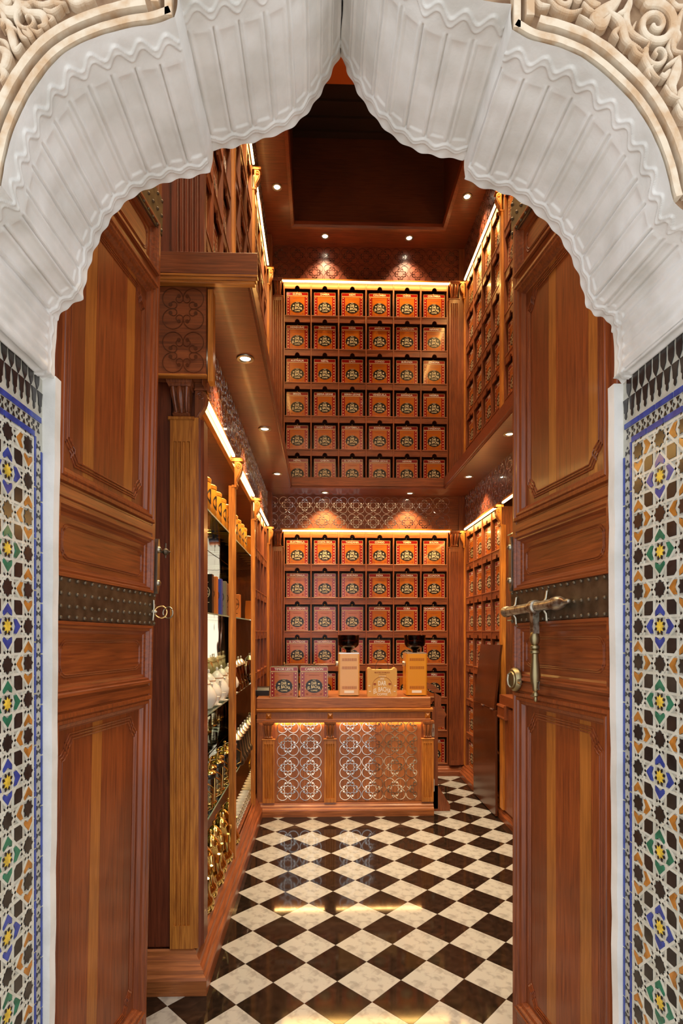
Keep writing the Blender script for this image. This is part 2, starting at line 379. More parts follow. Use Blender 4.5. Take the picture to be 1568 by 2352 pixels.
# jamb reveals + facade + back face (rings from the profile outwards)
ring=[(profs['L'][0][0][0],0)]+profs['L'][0]+profs['R'][0]+[(profs['R'][0][-1][0],0)]
def outer(p):
    c=(.03,1.9); dx,dz=p[0]-c[0],p[1]-c[1]
    if p[1]<=.001: return (-2.6 if dx<0 else 2.6, 0)
    k=min(2.6/abs(dx) if abs(dx)>1e-6 else 1e9, (7.0-c[1])/dz if dz>0 else 1e9, 1.9/-dz if dz<0 else 1e9); return (c[0]+dx*k,c[1]+dz*k)
for nm,Y,mt in (('facade',YN+.016,'stucco_deep'),('inner_face',YF+.002,'plaster')):
    g=G(); vs=[];fs=[]; R_=ring[::3]+[ring[-1]]
    for p in R_:
        q=outer(p); l_=sqrt((q[0]-p[0])**2+(q[1]-p[1])**2) or 1; e_=(.008 if nm=='facade' else .006)/l_; vs += [(p[0]+(q[0]-p[0])*e_,Y,p[1]+(q[1]-p[1])*e_),(q[0],Y,q[1])]
    for i in range(len(R_)-1): fs.append((2*i,2*i+1,2*i+3,2*i+2))
    g.add(vs,fs,mt); part(nm,g,front)
g=G(); g.box(-2.6,-2.5,YN+.03,YF,0,7,'stucco'); g.box(2.5,2.6,YN+.03,YF,0,7,'stucco'); g.box(-2.6,2.6,YN+.03,YF,7,7.05,'stucco'); part('wall_core',g,front)
# thin white jamb strip facing the camera beside each door
for sgn,x0,x1,lbl in ((-1,at(97,900,YF).x-.03,at(127,900,YF).x,'a'),(1,at(1409,900,YF).x,at(1431,900,YF).x+.03,'b')):
    g=G(); n=60; vs=[];fs=[]
    for i in range(n+1):
        z=2.187*i/n; sl=-.021*(1-z/2.2) if sgn<0 else .015*(1-z/2.2)
        e=.0035*(vnoise(i*.5,sgn+5)-.5)
        a,b=(x0,x1+sl+e) if sgn<0 else (x0+sl*1+e,x1)
        vs += [(a,YF,z),(b,YF,z),(b,YF+.03,z),(a,YF+.03,z)]
    for i in range(n):
        for j in range(4): fs.append((i*4+j,i*4+(j+1)%4,i*4+4+(j+1)%4,i*4+4+j))
    g.add(vs,fs,'plaster'); part('jamb_edge',g,front)
# ---- carved stucco spandrels
def strip(P, o0, o1, y0, y1, m, g):
    n=len(P); vs=[];fs=[]
    for i in range(n):
        a=P[max(i-2,0)];b=P[min(i+2,n-1)]; dx,dz=b[0]-a[0],b[1]-a[1]; l=sqrt(dx*dx+dz*dz) or 1; nx,nz=-dz/l,dx/l
        for o_,y in ((o0,y1),(o0,y0),(o1,y0),(o1,y1)): 
            e=.0012*(vnoise(i*.35,o_*700)-.5); vs.append((P[i][0]+nx*(o_+e),y,P[i][1]+nz*(o_+e)))
    for i in range(n-1):
        for k in range(3): fs.append((i*4+k,i*4+k+1,i*4+5+k,i*4+4+k))
    fs.append((3,2,1,0)); fs.append((n*4-4,n*4-3,n*4-2,n*4-1)); g.add(vs,fs,m)
for side in 'LR':
    pts,kinds,lt=profs[side]
    idx=[i for i in range(len(pts)) if kinds[i]=='lobe' and (lt[i][1]>.3)]
    runs=[];cur=[idx[0]]
    for a in idx[1:]:
        if a-cur[-1]>1: runs.append(cur);cur=[]
        cur.append(a)
    runs.append(cur)
    run=runs[0] if side=='L' else runs[1]
    P=[pts[i] for i in run]
    V=[(P[-1][0]+.004,P[-1][1]+.02*k) for k in range(6)] if side=='L' else [(P[0][0]-.004,P[0][1]+.02*k) for k in range(5,-1,-1)]
    P=P[::2]
    for o0,o1,yf in ((.005,.018,YN-.004),(.028,.043,YN-.008)):
        P_ = P[:-8] if side=='L' else P[8:]
        if o0<.01: P_=P
        g=G(); strip(P_,o0,o1,yf,YN+.02,'stucco',g); strip(V[1 if o0>.01 else 0:] if side=='L' else V[:-1 if o0>.01 else None],o0,o1,yf,YN+.02,'stucco',g); part('arch_band',g,front)
def W2(px,py): v=at(px,py,YN); return (v.x,v.z)
K=YN/1270
def beads(Q,rf,name):
    g=G(); n=len(Q)
    for i,(x,z) in enumerate(Q):
        r=max(.0012,rf(i/(n-1))); e=.00004*(i%9)
        g.lathe([(r,YN+.018),(r,YN+.004+e),(r*.82,YN+.0005+e),(r*.45,YN-.0012+e),(.0002,YN-.0016+e)],'stucco',(x,0,z),10,'y')
    part(name,g,front)
def dense(P,step=.0022):
    out=[P[0]]
    for a,b in zip(P,P[1:]):
        l=sqrt((b[0]-a[0])**2+(b[1]-a[1])**2); k=max(1,int(l/step))
        out+=[(a[0]+(b[0]-a[0])*q/k,a[1]+(b[1]-a[1])*q/k) for q in range(1,k+1)]
    return out
def scroll(cx,cy,R,w,turns,a0,sg=1,name='carved_scroll'):
    c=W2(cx,cy); n=int(26*turns); P=[]
    for i in range(n+1):
        t=i/n; a=a0+sg*2*pi*turns*t; r=R*K*(1-.86*t); P.append((c[0]+r*cos(a),c[1]+r*sin(a)))
    beads(dense(P),lambda t:w*K*.5*(1-.55*t),name)
def leaf(P,w,name='carved_leaf'):
    Q=dense(cat([W2(*p) for p in P],7)); beads(Q,lambda t:w*K*.5*(.25+.9*sin(pi*min(1,t*.92+.06))),name)
scroll(1507,52,52,26,1.7,pi*.6,-1); scroll(1512,122,30,15,1.15,pi*.9,1); scroll(1300,-8,30,22,1.3,0)
leaf([(1425,-10),(1405,10),(1372,35),(1385,52),(1400,35)],30); leaf([(1390,20),(1425,45),(1440,90),(1470,110)],20); leaf([(1420,30),(1440,20),(1452,-10)],16)
leaf([(1455,-20),(1440,30),(1450,70),(1495,98)],16); leaf([(1490,100),(1480,130),(1500,165),(1515,180)],14); leaf([(1560,130),(1555,160),(1545,190),(1552,215)],24)
leaf([(1568,20),(1555,60),(1548,110),(1568,118)],18); leaf([(1578,195),(1566,220),(1575,250)],22); leaf([(1478,118),(1455,100),(1440,104)],9); leaf([(1530,150),(1545,140),(1560,128)],10)
leaf([(1340,5),(1352,18),(1365,26)],12); leaf([(1535,-10),(1556,12),(1575,10)],14); leaf([(1538,160),(1528,172),(1520,168)],14)
scroll(62,42,32,15,1.1,pi*.5,1); leaf([(0,5),(10,20),(32,22),(40,8),(36,-8)],24); leaf([(45,5),(62,25),(95,30),(102,52),(88,60)],18)
leaf([(0,45),(18,50),(25,80),(34,112),(48,100)],18); leaf([(0,108),(14,120),(8,148),(-6,150)],20); leaf([(70,0),(100,8),(140,-4)],14); leaf([(100,20),(118,24),(140,12)],11)
leaf([(150,-8),(175,4),(205,-8)],14); leaf([(52,70),(68,78),(62,64)],14); leaf([(20,-6),(58,6),(90,-6)],10)
for P_,w_ in (([(1225,-12),(1240,8),(1262,12)],14),([(1262,-6),(1280,14),(1310,26),(1336,20)],12),([(1345,-14),(1362,4),(1378,8)],16),([(1428,60),(1412,72),(1420,88)],12),([(1452,96),(1462,118),(1480,130)],12),([(1500,150),(1488,160),(1494,178)],10),([(1528,196),(1540,214),(1560,226)],12),([(1556,240),(1566,262),(1580,270)],14),([(1470,-12),(1488,-4),(1500,-14)],14),([(1545,55),(1560,78),(1552,98)],12),([(1460,50),(1452,72),(1462,84)],8),([(1540,88),(1536,112),(1545,132)],9),([(1330,34),(1348,44),(1366,60)],8),
  ([(120,-8),(128,4),(150,6)],12),([(0,22),(8,40),(2,60)],12),([(40,62),(48,80),(62,88)],10),([(70,66),(86,72),(96,66)],9),([(0,90),(12,96),(20,112)],10),([(-4,150),(8,166),(2,186)],16),([(14,70),(28,62),(40,70)],9),([(180,-10),(196,0),(216,-4)],10),([(0,-4),(14,4),(24,-6)],14),([(108,34),(120,40),(112,50)],9)):
    leaf(P_,w_)
# ================================================================== ZELLIJ (reveals)
def zellij(side):
    X0 = at(97,1000,YF).x if side=='L' else at(1431,1000,YF).x
    root=bpy.data.objects.new('tiled_reveal',None); C.objects.link(root); root['kind']='structure'; root.name='wall_left_reveal' if side=='L' else 'wall_right_reveal'
    root.rotation_euler=(0,0,radians(90) if side=='L' else radians(-90)); root.location=(X0,0,0)
    # local x: left -> +Y ; right -> -Y.   U(Y) maps depth to local x
    U=(lambda Y:Y) if side=='L' else (lambda Y:-Y)
    sg=1 if side=='L' else -1
    g=G(); a,b=sorted((U(1.056),U(1.402))); g.box(a,b,0,.04,0,2.215,'zellij_bed'); part('tile_bed',g,root)
    def poly(name,P,m,y=-.0022):
        if sg<0: P=[(-x,z) for x,z in P]
        g=G(); g.prism(P,y,.0005,'y',m); part(name,g,root); 
    H=.0862; ys=1.331; z0=1.906
    stuff=G()
    def spoly(P,m,y=-.0016):
        if sg<0: P=[(-x,z) for x,z in P]
        stuff.prism(P,y,.0005,'y',m)
    def star(cx,cz,R,r,n=8): return [(cx+(R if k%2==0 else r)*cos(pi*k/n+pi/2),cz+(R if k%2==0 else r)*sin(pi*k/n+pi/2)) for k in range(2*n)]
    for i in range(0,4):          # columns going nearer: y = ys - i*H ; odd columns contain yellow stars
        cy=ys-i*H
        for j in range(-1,17):
            cz=z0-j*H
            if cy<1.075 or cz>2.0 or cz<.1: continue
            yel=(i%2==1 and j%2==0)
            if yel:
                poly('star_tile',star(cy,cz,.0150,.0092),'z_yellow')
                for k in range(8):
                    a=pi*k/8*2+pi/8+pi/2; 
                    spoly([(cy+.0108*cos(a),cz+.0108*sin(a)),(cy+.0165*cos(a-.25),cz+.0165*sin(a-.25)),(cy+.0215*cos(a),cz+.0215*sin(a)),(cy+.0165*cos(a+.25),cz+.0165*sin(a+.25))],'z_black')
            else: poly('star_tile',star(cy,cz,.0215,.0150),'z_black')
            # arrows toward +z neighbour (j-1) and toward nearer column (i+1)
            for (dy,dz,ni,nj) in ((0,1,i,j-1),(-1,0,i+1,j)):
                mx,mz=cy+dy*H/2,cz+dz*H/2
                if mz>2.0 or mx<1.075: continue
                nyel=(ni%2==1 and nj%2==0)
                if yel or nyel:
                    jj=(j if yel else nj)//2; col='z_blue' if jj%2==0 else 'z_green'
                else: col='z_orange'
                s_=1 if (i-j)%2==1 and False else 1
                typeA=((i%2==1 and j%2==0) or (i%2==0 and j%2==1))
                s_=1 if typeA else -1
                A=[((u_-.5)*H,v_*H) for u_,v_ in ((.605,0),(.415,.19),(.270,.19),(.375,0),(.270,-.19),(.415,-.19))]
                P=[(mx+s_*(dy*a_ - dz*b_), mz+s_*(dz*a_+dy*b_)) for a_,b_ in A]
                poly('arrow_tile',P,col)
            # hexagon in cell toward (i+1, j-1)
            hx,hz=cy-H/2,cz+H/2
            if hz<1.99 and hx>1.075:
                fl=1 if ((i%2==1 and j%2==0) or (i%2==0 and j%2==1)) else -1
                q1,q2=.190,.098; A=[(-q2,-q1),(q1,-q1),(q1,q2),(q2,q1),(-q1,q1),(-q1,-q2)]
                poly('hexagon_tile',[(hx-a_*H*fl*-1*-1,hz+b_*H) for a_,b_ in A] if fl>0 else [(hx+a_*H,hz+b_*H) for a_,b_ in A],'z_black')
            for q in range(8):
                a=pi/8+q*pi/4; tx,tz=cy+.0300*cos(a),cz+.0300*sin(a)
                if tx<1.357: spoly([(tx+.0042*cos(a),tz+.0042*sin(a)),(tx+.0042*cos(a+2.3),tz+.0042*sin(a+2.3)),(tx+.0042*cos(a-2.3),tz+.0042*sin(a-2.3))],'z_black')
    # raised white strap strips between the coloured tiles
    wv=.0030; zt=2.018
    for i in range(0,5):
        for q in (-1,1):
            yv=ys-i*H+q*.27*H
            if 1.06<yv<1.357: stuff.prism([(sg*(yv-wv),.03),(sg*(yv+wv),.03),(sg*(yv+wv),zt),(sg*(yv-wv),zt)],-.0012,.0005,'y','zellij_white')
    for j in range(-1,23):
        for q in (-1,1):
            zv=z0-j*H+q*.27*H
            if .03<zv<zt: stuff.prism([(sg*1.058,zv-wv),(sg*1.357,zv-wv),(sg*1.357,zv+wv),(sg*1.058,zv+wv)],-.0014,.0005,'y','zellij_white')
    cy0=ys-H
    for k in range(-14,34):
        for off in (.655,1.345):
            for dr in (1,-1):
                # line (y-cy0)*dr + (z0-z) = (off+2k)*H
                c_=(off+2*k)*H
                P=[]
                for yy in (1.058,1.357): P.append((yy,z0-(c_-(yy-cy0)*dr)))
                (ya,za),(yb,zb_)=P; 
                # clip in z
                def cl(p,q_):
                    (y1_,z1_),(y2_,z2_)=p,q_
                    for lim,up in ((.03,0),(zt,1)):
                        if (z1_<lim)!=(z2_<lim):
                            t_=(lim-z1_)/(z2_-z1_); m_=(y1_+(y2_-y1_)*t_,lim)
                            if (z1_<lim)==(not up): y1_,z1_=m_
                            else: y2_,z2_=m_
                        elif (z1_<lim)==(not up): return None
                    return (y1_,z1_),(y2_,z2_)
                r_=cl((ya,za),(yb,zb_))
                if not r_: continue
                (ya,za),(yb,zb_)=r_; n_=wv*.7071; s2=1 if zb_>za else -1
                Q=[(ya+s2*-n_,za+n_),(yb+s2*-n_,zb_+n_),(yb-s2*-n_,zb_-n_),(ya-s2*-n_,za-n_)]
                stuff.prism([(sg*a_,b_) for a_,b_ in Q],-.0016,.0005,'y','zellij_white')
    # vertical border: blue line, triangles, blue line
    nb=16
    for k in range(nb):
        za,zb=.02+k*.1255,.02+(k+1)*.1255-.004
        poly('border_strip_tile',[(1.3605,za),(1.3672,za),(1.3672,zb),(1.3605,zb)],'z_blue'); poly('border_strip_tile',[(1.3915,za-.03 if k else za),(1.3975,za-.03 if k else za),(1.3975,zb-.03),(1.3915,zb-.03)],'z_blue')
    z=.03
    while z<2.02:
        for q in (1,-1): spoly([(1.3795,z),(1.3795+q*.0085,z+.006),(1.3795+q*.0085,z-.006)],'z_black')
        spoly([(1.3795,z+.016),(1.3835,z+.010),(1.3755,z+.010)],'z_black'); z+=.034
    # top borders
    for zz in (2.022,2.065):
        y=1.36 if zz<2.05 else 1.392
        while y>1.12: poly('border_strip_tile',[(y,zz),(y,zz+.013),(y-.062,zz+.013),(y-.062,zz)],'z_blue'); y-=.066
    y=1.385
    while y>1.09:
        spoly([(y,2.037),(y-.011,2.037),(y-.0055,2.048)],'z_black'); spoly([(y,2.062),(y-.011,2.062),(y-.0055,2.051)],'z_black')
        spoly([(y-.012,2.044),(y-.012,2.055),(y-.018,2.0495)],'z_black'); y-=.022
    # merlon frieze
    y=1.386
    while y>1.09:
        A=[(0,2.088),(.0045,2.094),(.0035,2.104),(.0075,2.108),(.008,2.122),(.012,2.140),(-.012,2.140),(-.008,2.122),(-.0075,2.108),(-.0035,2.104),(-.0045,2.094)]
        poly('merlon_tile',[(y+a_,b_) for a_,b_ in A],'z_black')
        A=[(0,2.140),(.009,2.155),(.0105,2.170),(.0095,2.186),(.012,2.196),(.013,2.215),(-.013,2.215),(-.012,2.196),(-.0095,2.186),(-.0105,2.170),(-.009,2.155)]
        poly('merlon_tile',[(y-.014+a_,b_+.001) for a_,b_ in A],'z_black'); y-=.028
    o=part('small_inlay',stuff,root); o['kind']='stuff'
zellij('L'); zellij('R')
# ================================================================== DOORS
def make_door(side):
    if side=='L':
        H0=Vector((-.735,1.44)); E=Vector((at(335,1450,2.06).x,2.06)); rz=atan2(E.y-H0.y,E.x-H0.x); loc=(H0.x,H0.y,0); Wd=(E-H0).length; mir=False
    else:
        H0=Vector((.79,1.44)); E=Vector((at(1176,1450,2.04).x,2.04)); rz=atan2(H0.y-E.y,H0.x-E.x); loc=(E.x,E.y,0); Wd=(E-H0).length; mir=True
    root=sroot('door_1' if side=='L' else 'door_2',loc,rz)
    root.rotation_euler=(radians(.7 if side=='L' else -.45),radians(.9 if side=='L' else -.9),rz)
    U=(lambda u:u) if not mir else (lambda u:Wd-u)
    def bx(g,u0,u1,y0,y1,z0,z1,m): a,b=sorted((U(u0),U(u1))); g.bbox(a,b,y0,y1,z0,z1,m)
    S=.030   # free stile
    ZB=[(.02,.15,None),(.17,1.318,'big'),(1.375-.0,1.575,'small'),(1.705,1.90,'small'),(1.965,2.835,'big'),(2.885,3.07,'small')]
    g=G(); bx(g,Wd-S,Wd,0,.05,.01,3.45,'door_z'); bx(g,0,.03,0,.05,.01,3.45,'door_z'); part('stile',g,root)
    for a,b in ((.01,.17),(1.318,1.375),(1.575,1.705),(1.90,1.965),(2.835,2.885),(3.07,3.45)):
        g=G(); 
        if (a,b) in ((1.318,1.375),(1.90,1.965)):
            bx(g,.03,Wd-S,.001,.05,a,b,'door_x'); mid=(a+b)/2; bx(g,.03,Wd-S,-.004,.002,mid-.016,mid+.016,'door_x')
        else: bx(g,.03,Wd-S,.001,.05,a,b,'door_x')
        part('rail',g,root)
    def uof(px):     # pixel column -> distance along the door
        t=tan(TH+atan((px-CX)/FPX)); d=(E-H0)
        k=(t*H0.y-H0.x)/(d.x-t*d.y); return k*Wd
    for (z0,z1,kind) in ZB[1:]:
        u0,u1=.03,Wd-S
        if kind=='big':
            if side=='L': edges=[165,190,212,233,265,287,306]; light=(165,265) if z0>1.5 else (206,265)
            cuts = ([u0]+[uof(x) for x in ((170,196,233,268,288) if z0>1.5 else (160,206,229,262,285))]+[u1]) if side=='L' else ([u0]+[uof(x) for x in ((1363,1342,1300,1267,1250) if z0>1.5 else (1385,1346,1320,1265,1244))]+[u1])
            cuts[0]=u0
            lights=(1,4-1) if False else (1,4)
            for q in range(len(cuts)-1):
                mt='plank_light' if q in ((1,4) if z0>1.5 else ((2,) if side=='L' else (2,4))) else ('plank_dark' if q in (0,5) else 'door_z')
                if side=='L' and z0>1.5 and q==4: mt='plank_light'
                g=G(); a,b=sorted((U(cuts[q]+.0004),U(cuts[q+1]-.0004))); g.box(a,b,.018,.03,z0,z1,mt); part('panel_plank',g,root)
        else:
            g=G(); a,b=sorted((U(u0),U(u1))); g.box(a,b,.016,.03,z0,z1,'door_x'); part('panel',g,root)
        g=G(); a,b=sorted((U(u0),U(u1)))
        if kind=='big': prof=[(-.008,.0),(-.006,-.009),(.004,-.010),(.009,-.004),(.013,-.008),(.020,-.007),(.024,.0),(.034,.004),(.040,.016),(.044,.019)]
        else: prof=[(-.006,.0),(-.004,-.009),(.004,-.009),(.008,-.002),(.014,-.003),(.019,.008),(.026,.012),(.030,.017)]
        g.frame(a,b,z0,z1,prof,'door_z' if kind=='big' else 'door_x'); part('panel_moulding',g,root,smooth=False)
        # cartouche bead on the panel face
        i=.058 if kind=='big' else .048; c=.030; A,B,Z0,Z1=a+i,b-i,z0+i,z1-i
        g=G()
        if kind=='big':
            def loop(o):
                a1,b1,c1,d1=A+o,B-o,Z0+o,Z1-o; P=[]
                for (cx,cz,sx,sz) in ((a1,c1,1,1),(b1,c1,-1,1),(b1,d1,-1,-1),(a1,d1,1,-1)):
                    q=[(cx,.0170,cz+sz*c*1.9),(cx+sx*c*.25,.0170,cz+sz*c*1.75)]+[(cx+sx*(c*.25+c*.75*sin(t)),.0170,cz+sz*(c*1.75-c*.2-c*(1-cos(t)) )) for t in (.3,.7,1.1,1.45)]+[(cx+sx*c*1.3,.0170,cz+sz*c*.35),(cx+sx*c*1.5,.0170,cz)]
                    if (sx*sz)<0: q=q[::-1]
                    P+=q
                return P
            for o in (0,.008,.017): g.tube(loop(o),.0028,'door_z',6,True)
            inner=None
        else:
            def loop(o):
                a1,b1,c1,d1=A+o,B-o,Z0+o,Z1-o; r=min(.03,(d1-c1)/2); P=[]
                for cx,cz,t0 in ((b1-r,c1+r,-pi/2),(b1-r,d1-r,0),(a1+r,d1-r,pi/2),(a1+r,c1+r,pi)):
                    P+=[(cx+r*cos(t0+k*pi/8),.0155,cz+r*sin(t0+k*pi/8)) for k in range(5)]
                return P
            for o in (0,.006): g.tube(loop(o),.0022,'door_x',6,True)
        part('raised_bead',g,root,smooth=True)
    # iron strap with studs
    def strap(z0,z1,rows,name='iron_strap',u_a=.0,u_b=None,n=22):
        u_b=u_b or Wd+.004; g=G(); bx(g,u_a,u_b,-.004,.002,z0,z1,'iron'); o=part(name,g,root)
        sg_=G(); sg_.lathe([(.0062,0),(.0056,-.0028),(.0034,-.0050),(.0010,-.0058)],'iron',seg=8,axis='y'); me=mesh_of('stud',sg_,True)
        for r_ in rows:
            for k in range(n):
                u=u_a+.012+(u_b-u_a-.024)*k/(n-1)
                c=part('stud',me,o,loc=(U(u),-.004,z0+(z1-z0)*r_+.002*(hsh(k,r_*9)-.5)))
        return o
    strap(1.580,1.702,(.08,.33,.62,.92) if side=='L' else (.08,.45,.92),n=17)
    strap(3.05,3.19,(.1,.5,.9),n=18)
    return root,U,Wd,uof
dL,UL,WLd,uL=make_door('L'); dR,UR,WRd,uR=make_door('R')
# hardware: left door latch plate with knob, ring pulls
def plate(root,u,z0,z1,name):
    g=G(); g.prism([(u-.010,z0+.02),(u-.013,z0+.035),(u-.010,z0+.06),(u-.010,z1-.06),(u-.013,z1-.04),(u-.008,z1-.02),(u-.002,z1),(u+.002,z1),(u+.008,z1-.02),(u+.013,z1-.04),(u+.010,z1-.06),(u+.010,z0+.06),(u+.013,z0+.035),(u+.010,z0+.02),(u+.002,z0),(u-.002,z0)],-.016,.0,'y','pewter')
    for zz in (z0+.04,z1-.04): g.lathe([(.012,-.016),(.010,-.021),(.005,-.025),(.001,-.0255)],'pewter',(u,0,zz),12,'y')
    return part(name,g,root,smooth=True)
o=plate(dL,WLd-.004,1.70,1.905,'latch_plate')
g=G(); g.lathe([(.004,0),(.004,-.012),(.010,-.016),(.014,-.024),(.010,-.032),(.004,-.036),(.003,-.040),(.001,-.043)],'iron',(WLd+.006,-.014,1.858),14,'y'); g.tube([(WLd+.006,-.038,1.835),(WLd+.006,-.038,1.89)],.0025,'iron',6); part('knob',g,o,smooth=True)
def ring(root,c,R,r,m,name,tilt=0):
    g=G(); P=[(c[0]+R*cos(t)*cos(tilt),c[1]+R*cos(t)*sin(tilt),c[2]+R*sin(t)) for t in [2*pi*k/28 for k in range(28)]]; g.tube(P,r,m,8,True); return part(name,g,root,smooth=True)
o=ring(dL,(WLd-.004,-.028,1.632),.022,.0032,'brass','ring_pull',radians(-75)); ring(dL,(WLd+.004,-.052,1.630),.021,.003,'pewter','ring_pull',radians(-100))
g=G(); g.tube([(WLd-.022,-.006,1.60),(WLd-.026,-.010,1.625),(WLd-.020,-.008,1.65),(WLd-.018,-.006,1.675)],.0035,'pewter',6); g.lathe([(.009,-.004),(.007,-.012),(.003,-.02)],'pewter',(WLd-.018,0,1.632),12,'y'); part('ring_mount',g,dL,smooth=True)
# right door: latch plate, bolt, hanging handle, round lock
plate(dR,.012,1.70,1.905,'latch_plate')
y=-.032; zc=0
bolt=bpy.data.objects.new('bolt_assembly',None); bolt.name='slide_bolt'; C.objects.link(bolt); bolt.parent=dR; bolt.location=(.0,0,1.622); bolt.rotation_euler=(0,radians(-1.6),0)
g=G(); g.lathe([(.004,-.004),(.014,.000),(.020,.010),(.021,.024),(.017,.030),(.0165,.04),(.0165,.34)],'bolt_metal',(0,y,zc),18,'x')
g.lathe([(.0165,.34),(.021,.345),(.022,.36),(.021,.375),(.014,.395),(.008,.403),(.0075,.410),(.0085,.416),(.006,.427),(.001,.430)],'bolt_metal',(0,y,zc),18,'x'); part('bolt_rod',g,bolt,smooth=True)
g=G(); xh=.222
for xx in (xh-.016,): g.lathe([(.017,xx),(.023,xx+.003),(.023,xx+.029),(.017,xx+.032)],'bolt_metal',(0,y,zc),18,'x',False)
for xx in (.050,.262): g.tube([(xx,-.004,zc+.055),(xx+.003,-.010,zc+.050),(xx,-.012,zc+.025),(xx,-.03,zc),(xx,-.012,zc-.025),(xx+.003,-.012,zc-.048),(xx,-.004,zc-.055)],.0042,'pewter',6)
part('bolt_bracket',g,bolt,smooth=True)
g=G(); g.zloft([(zc-.090,xh-.013,xh+.013,y-.010,y+.010),(zc-.012,xh-.010,xh+.010,y-.012,y+.012)],'bolt_metal')
g.lathe([(.003,-.318),(.007,-.312),(.006,-.302),(.010,-.298),(.0105,-.290),(.006,-.284),(.010,-.278),(.0105,-.268),(.0155,-.250),(.017,-.230),(.0145,-.200),(.0115,-.170),(.0110,-.158),(.016,-.155),(.0165,-.147),(.011,-.143),(.016,-.139),(.015,-.131),(.010,-.127),(.015,-.120),(.017,-.105),(.014,-.090),(.011,-.085)],'old_brass',(xh,y,zc),18)
part('hanging_handle',g,bolt,smooth=True)
g=G(); g.tube([(xh-.055,y+.015,zc-.302),(xh-.03,y+.006,zc-.300),(xh,y,zc-.300)],lambda t:.0045+.002*sin(t*18),'pewter',8); g.tube([(xh+.004,y,zc-.275),(xh+.022,y,zc-.275),(xh+.022,y,zc-.250),(xh+.004,y,zc-.250)],.0028,'pewter',6); part('handle_pin',g,bolt,smooth=True)
g=G(); g.lathe([(.040,0),(.044,-.006),(.043,-.014),(.039,-.019),(.037,-.023),(.030,-.024),(.028,-.028),(.014,-.031),(.001,-.032)],'old_brass',(.044,-.002,1.372),26,'y'); 
g.tube([(.044,-.029,1.345),(.044,-.038,1.355),(.044,-.040,1.372),(.044,-.038,1.39),(.044,-.029,1.398)],.004,'pewter',6); g.tube([(.085,-.004,1.375),(.085,-.02,1.372),(.105,-.03,1.365),(.125,-.03,1.362)],.004,'pewter',6); part('round_lock',g,dR,smooth=True)

# ================================================================== WOODWORK PIECES
def flutedshaft(g,x0,x1,y0,y1,z0,z1,n,m,cap=.05,dep=.006):
    W=x1-x0; mg=W*.12; p=(W-2*mg)/n; poly=[(x0,y1),(x0,y0)]
    for k in range(n):
        c=x0+mg+p*(k+.5); r=p*.34; poly+=[(c-r,y0),(c-r*.7,y0+dep*.7),(c,y0+dep),(c+r*.7,y0+dep*.7),(c+r,y0)]
    poly+=[(x1,y0),(x1,y1)]
    g.prism(poly,z0+cap,z1-cap,'z',m); g.box(x0,x1,y0,y1,z0,z0+cap,m); g.box(x0,x1,y0,y1,z1-cap,z1,m)
def capital(g,xc,y1,z0,z1,w,d,m):   # carved leaf console; front towards -y
    H=z1-z0
    secs=[(0,.74,.42),(.08,.80,.60),(.14,.70,.46),(.22,.70,.44),(.40,.76,.58),(.58,.82,.78),(.72,.86,.88),(.80,.84,.86),(.82,1.0,1.0),(.88,1.04,1.05),(.90,1.12,1.12),(1.0,1.16,1.16)]
    g.zloft([(z0+H*t,xc-w*a/2,xc+w*a/2,y1-d*b,y1) for t,a,b in secs],m)
    for k in (-1,0,1):    # leaf lobes
        P=[(xc+k*w*.27*(.8+.35*t),y1-d*(.42+.52*sin(t*1.5)),z0+H*(.08+.72*t)) for t in (0,.15,.3,.45,.6,.75,.9,1)]
        g.tube(P,(lambda t:w*(.07+.09*sin(t*2.6))) if k==0 else (lambda t:w*(.045+.05*t)),m,8)
    for sx in (-1,1): g.lathe([(w*.10,0),(w*.12,w*.03),(w*.04,w*.06)],m,(xc+sx*w*.26,y1-d*.50,z0+H*.08),8)
def console(g,x0,x1,yw,z0,z1,m,proj=.06):   # S-scroll bracket, profile in (y,z), front towards -y
    H=z1-z0; P=cat([(0,z1),(-proj*.55,z1),(-proj*.98,z1-.12*H),(-proj,z1-.30*H),(-proj*.8,z1-.52*H),(-proj*.42,z1-.72*H),(-proj*.30,z1-.86*H),(-proj*.42,z0+.03*H),(0,z0)],5)
    g.prism([(yw+a,b) for a,b in P],x0,x1,'x',m)
    for (cy,cz,R) in ((-proj*.50,z1-.20*H,proj*.38),(-proj*.24,z0+.09*H,proj*.18)):
        for xx in (x0-.001,x1+.001):
            g.tube([(xx,yw+cy+R*(1-.8*t)*cos(1.2+t*9),cz+R*(1-.8*t)*sin(1.2+t*9)) for t in [k/22 for k in range(23)]],.0032 if R>.015 else .002,m,6)
            g.lathe([(.006*R/.022,-.004),(.006*R/.022,.004)],m,(xx,yw+cy,cz),8,'x')
    for xx in (x0-.001,x1+.001): g.tube([(xx,yw-proj*.86,z1-.30*H),(xx,yw-proj*.62,z1-.52*H),(xx,yw-proj*.3,z1-.70*H),(xx,yw-proj*.14,z1-.86*H)],.003,m,6)
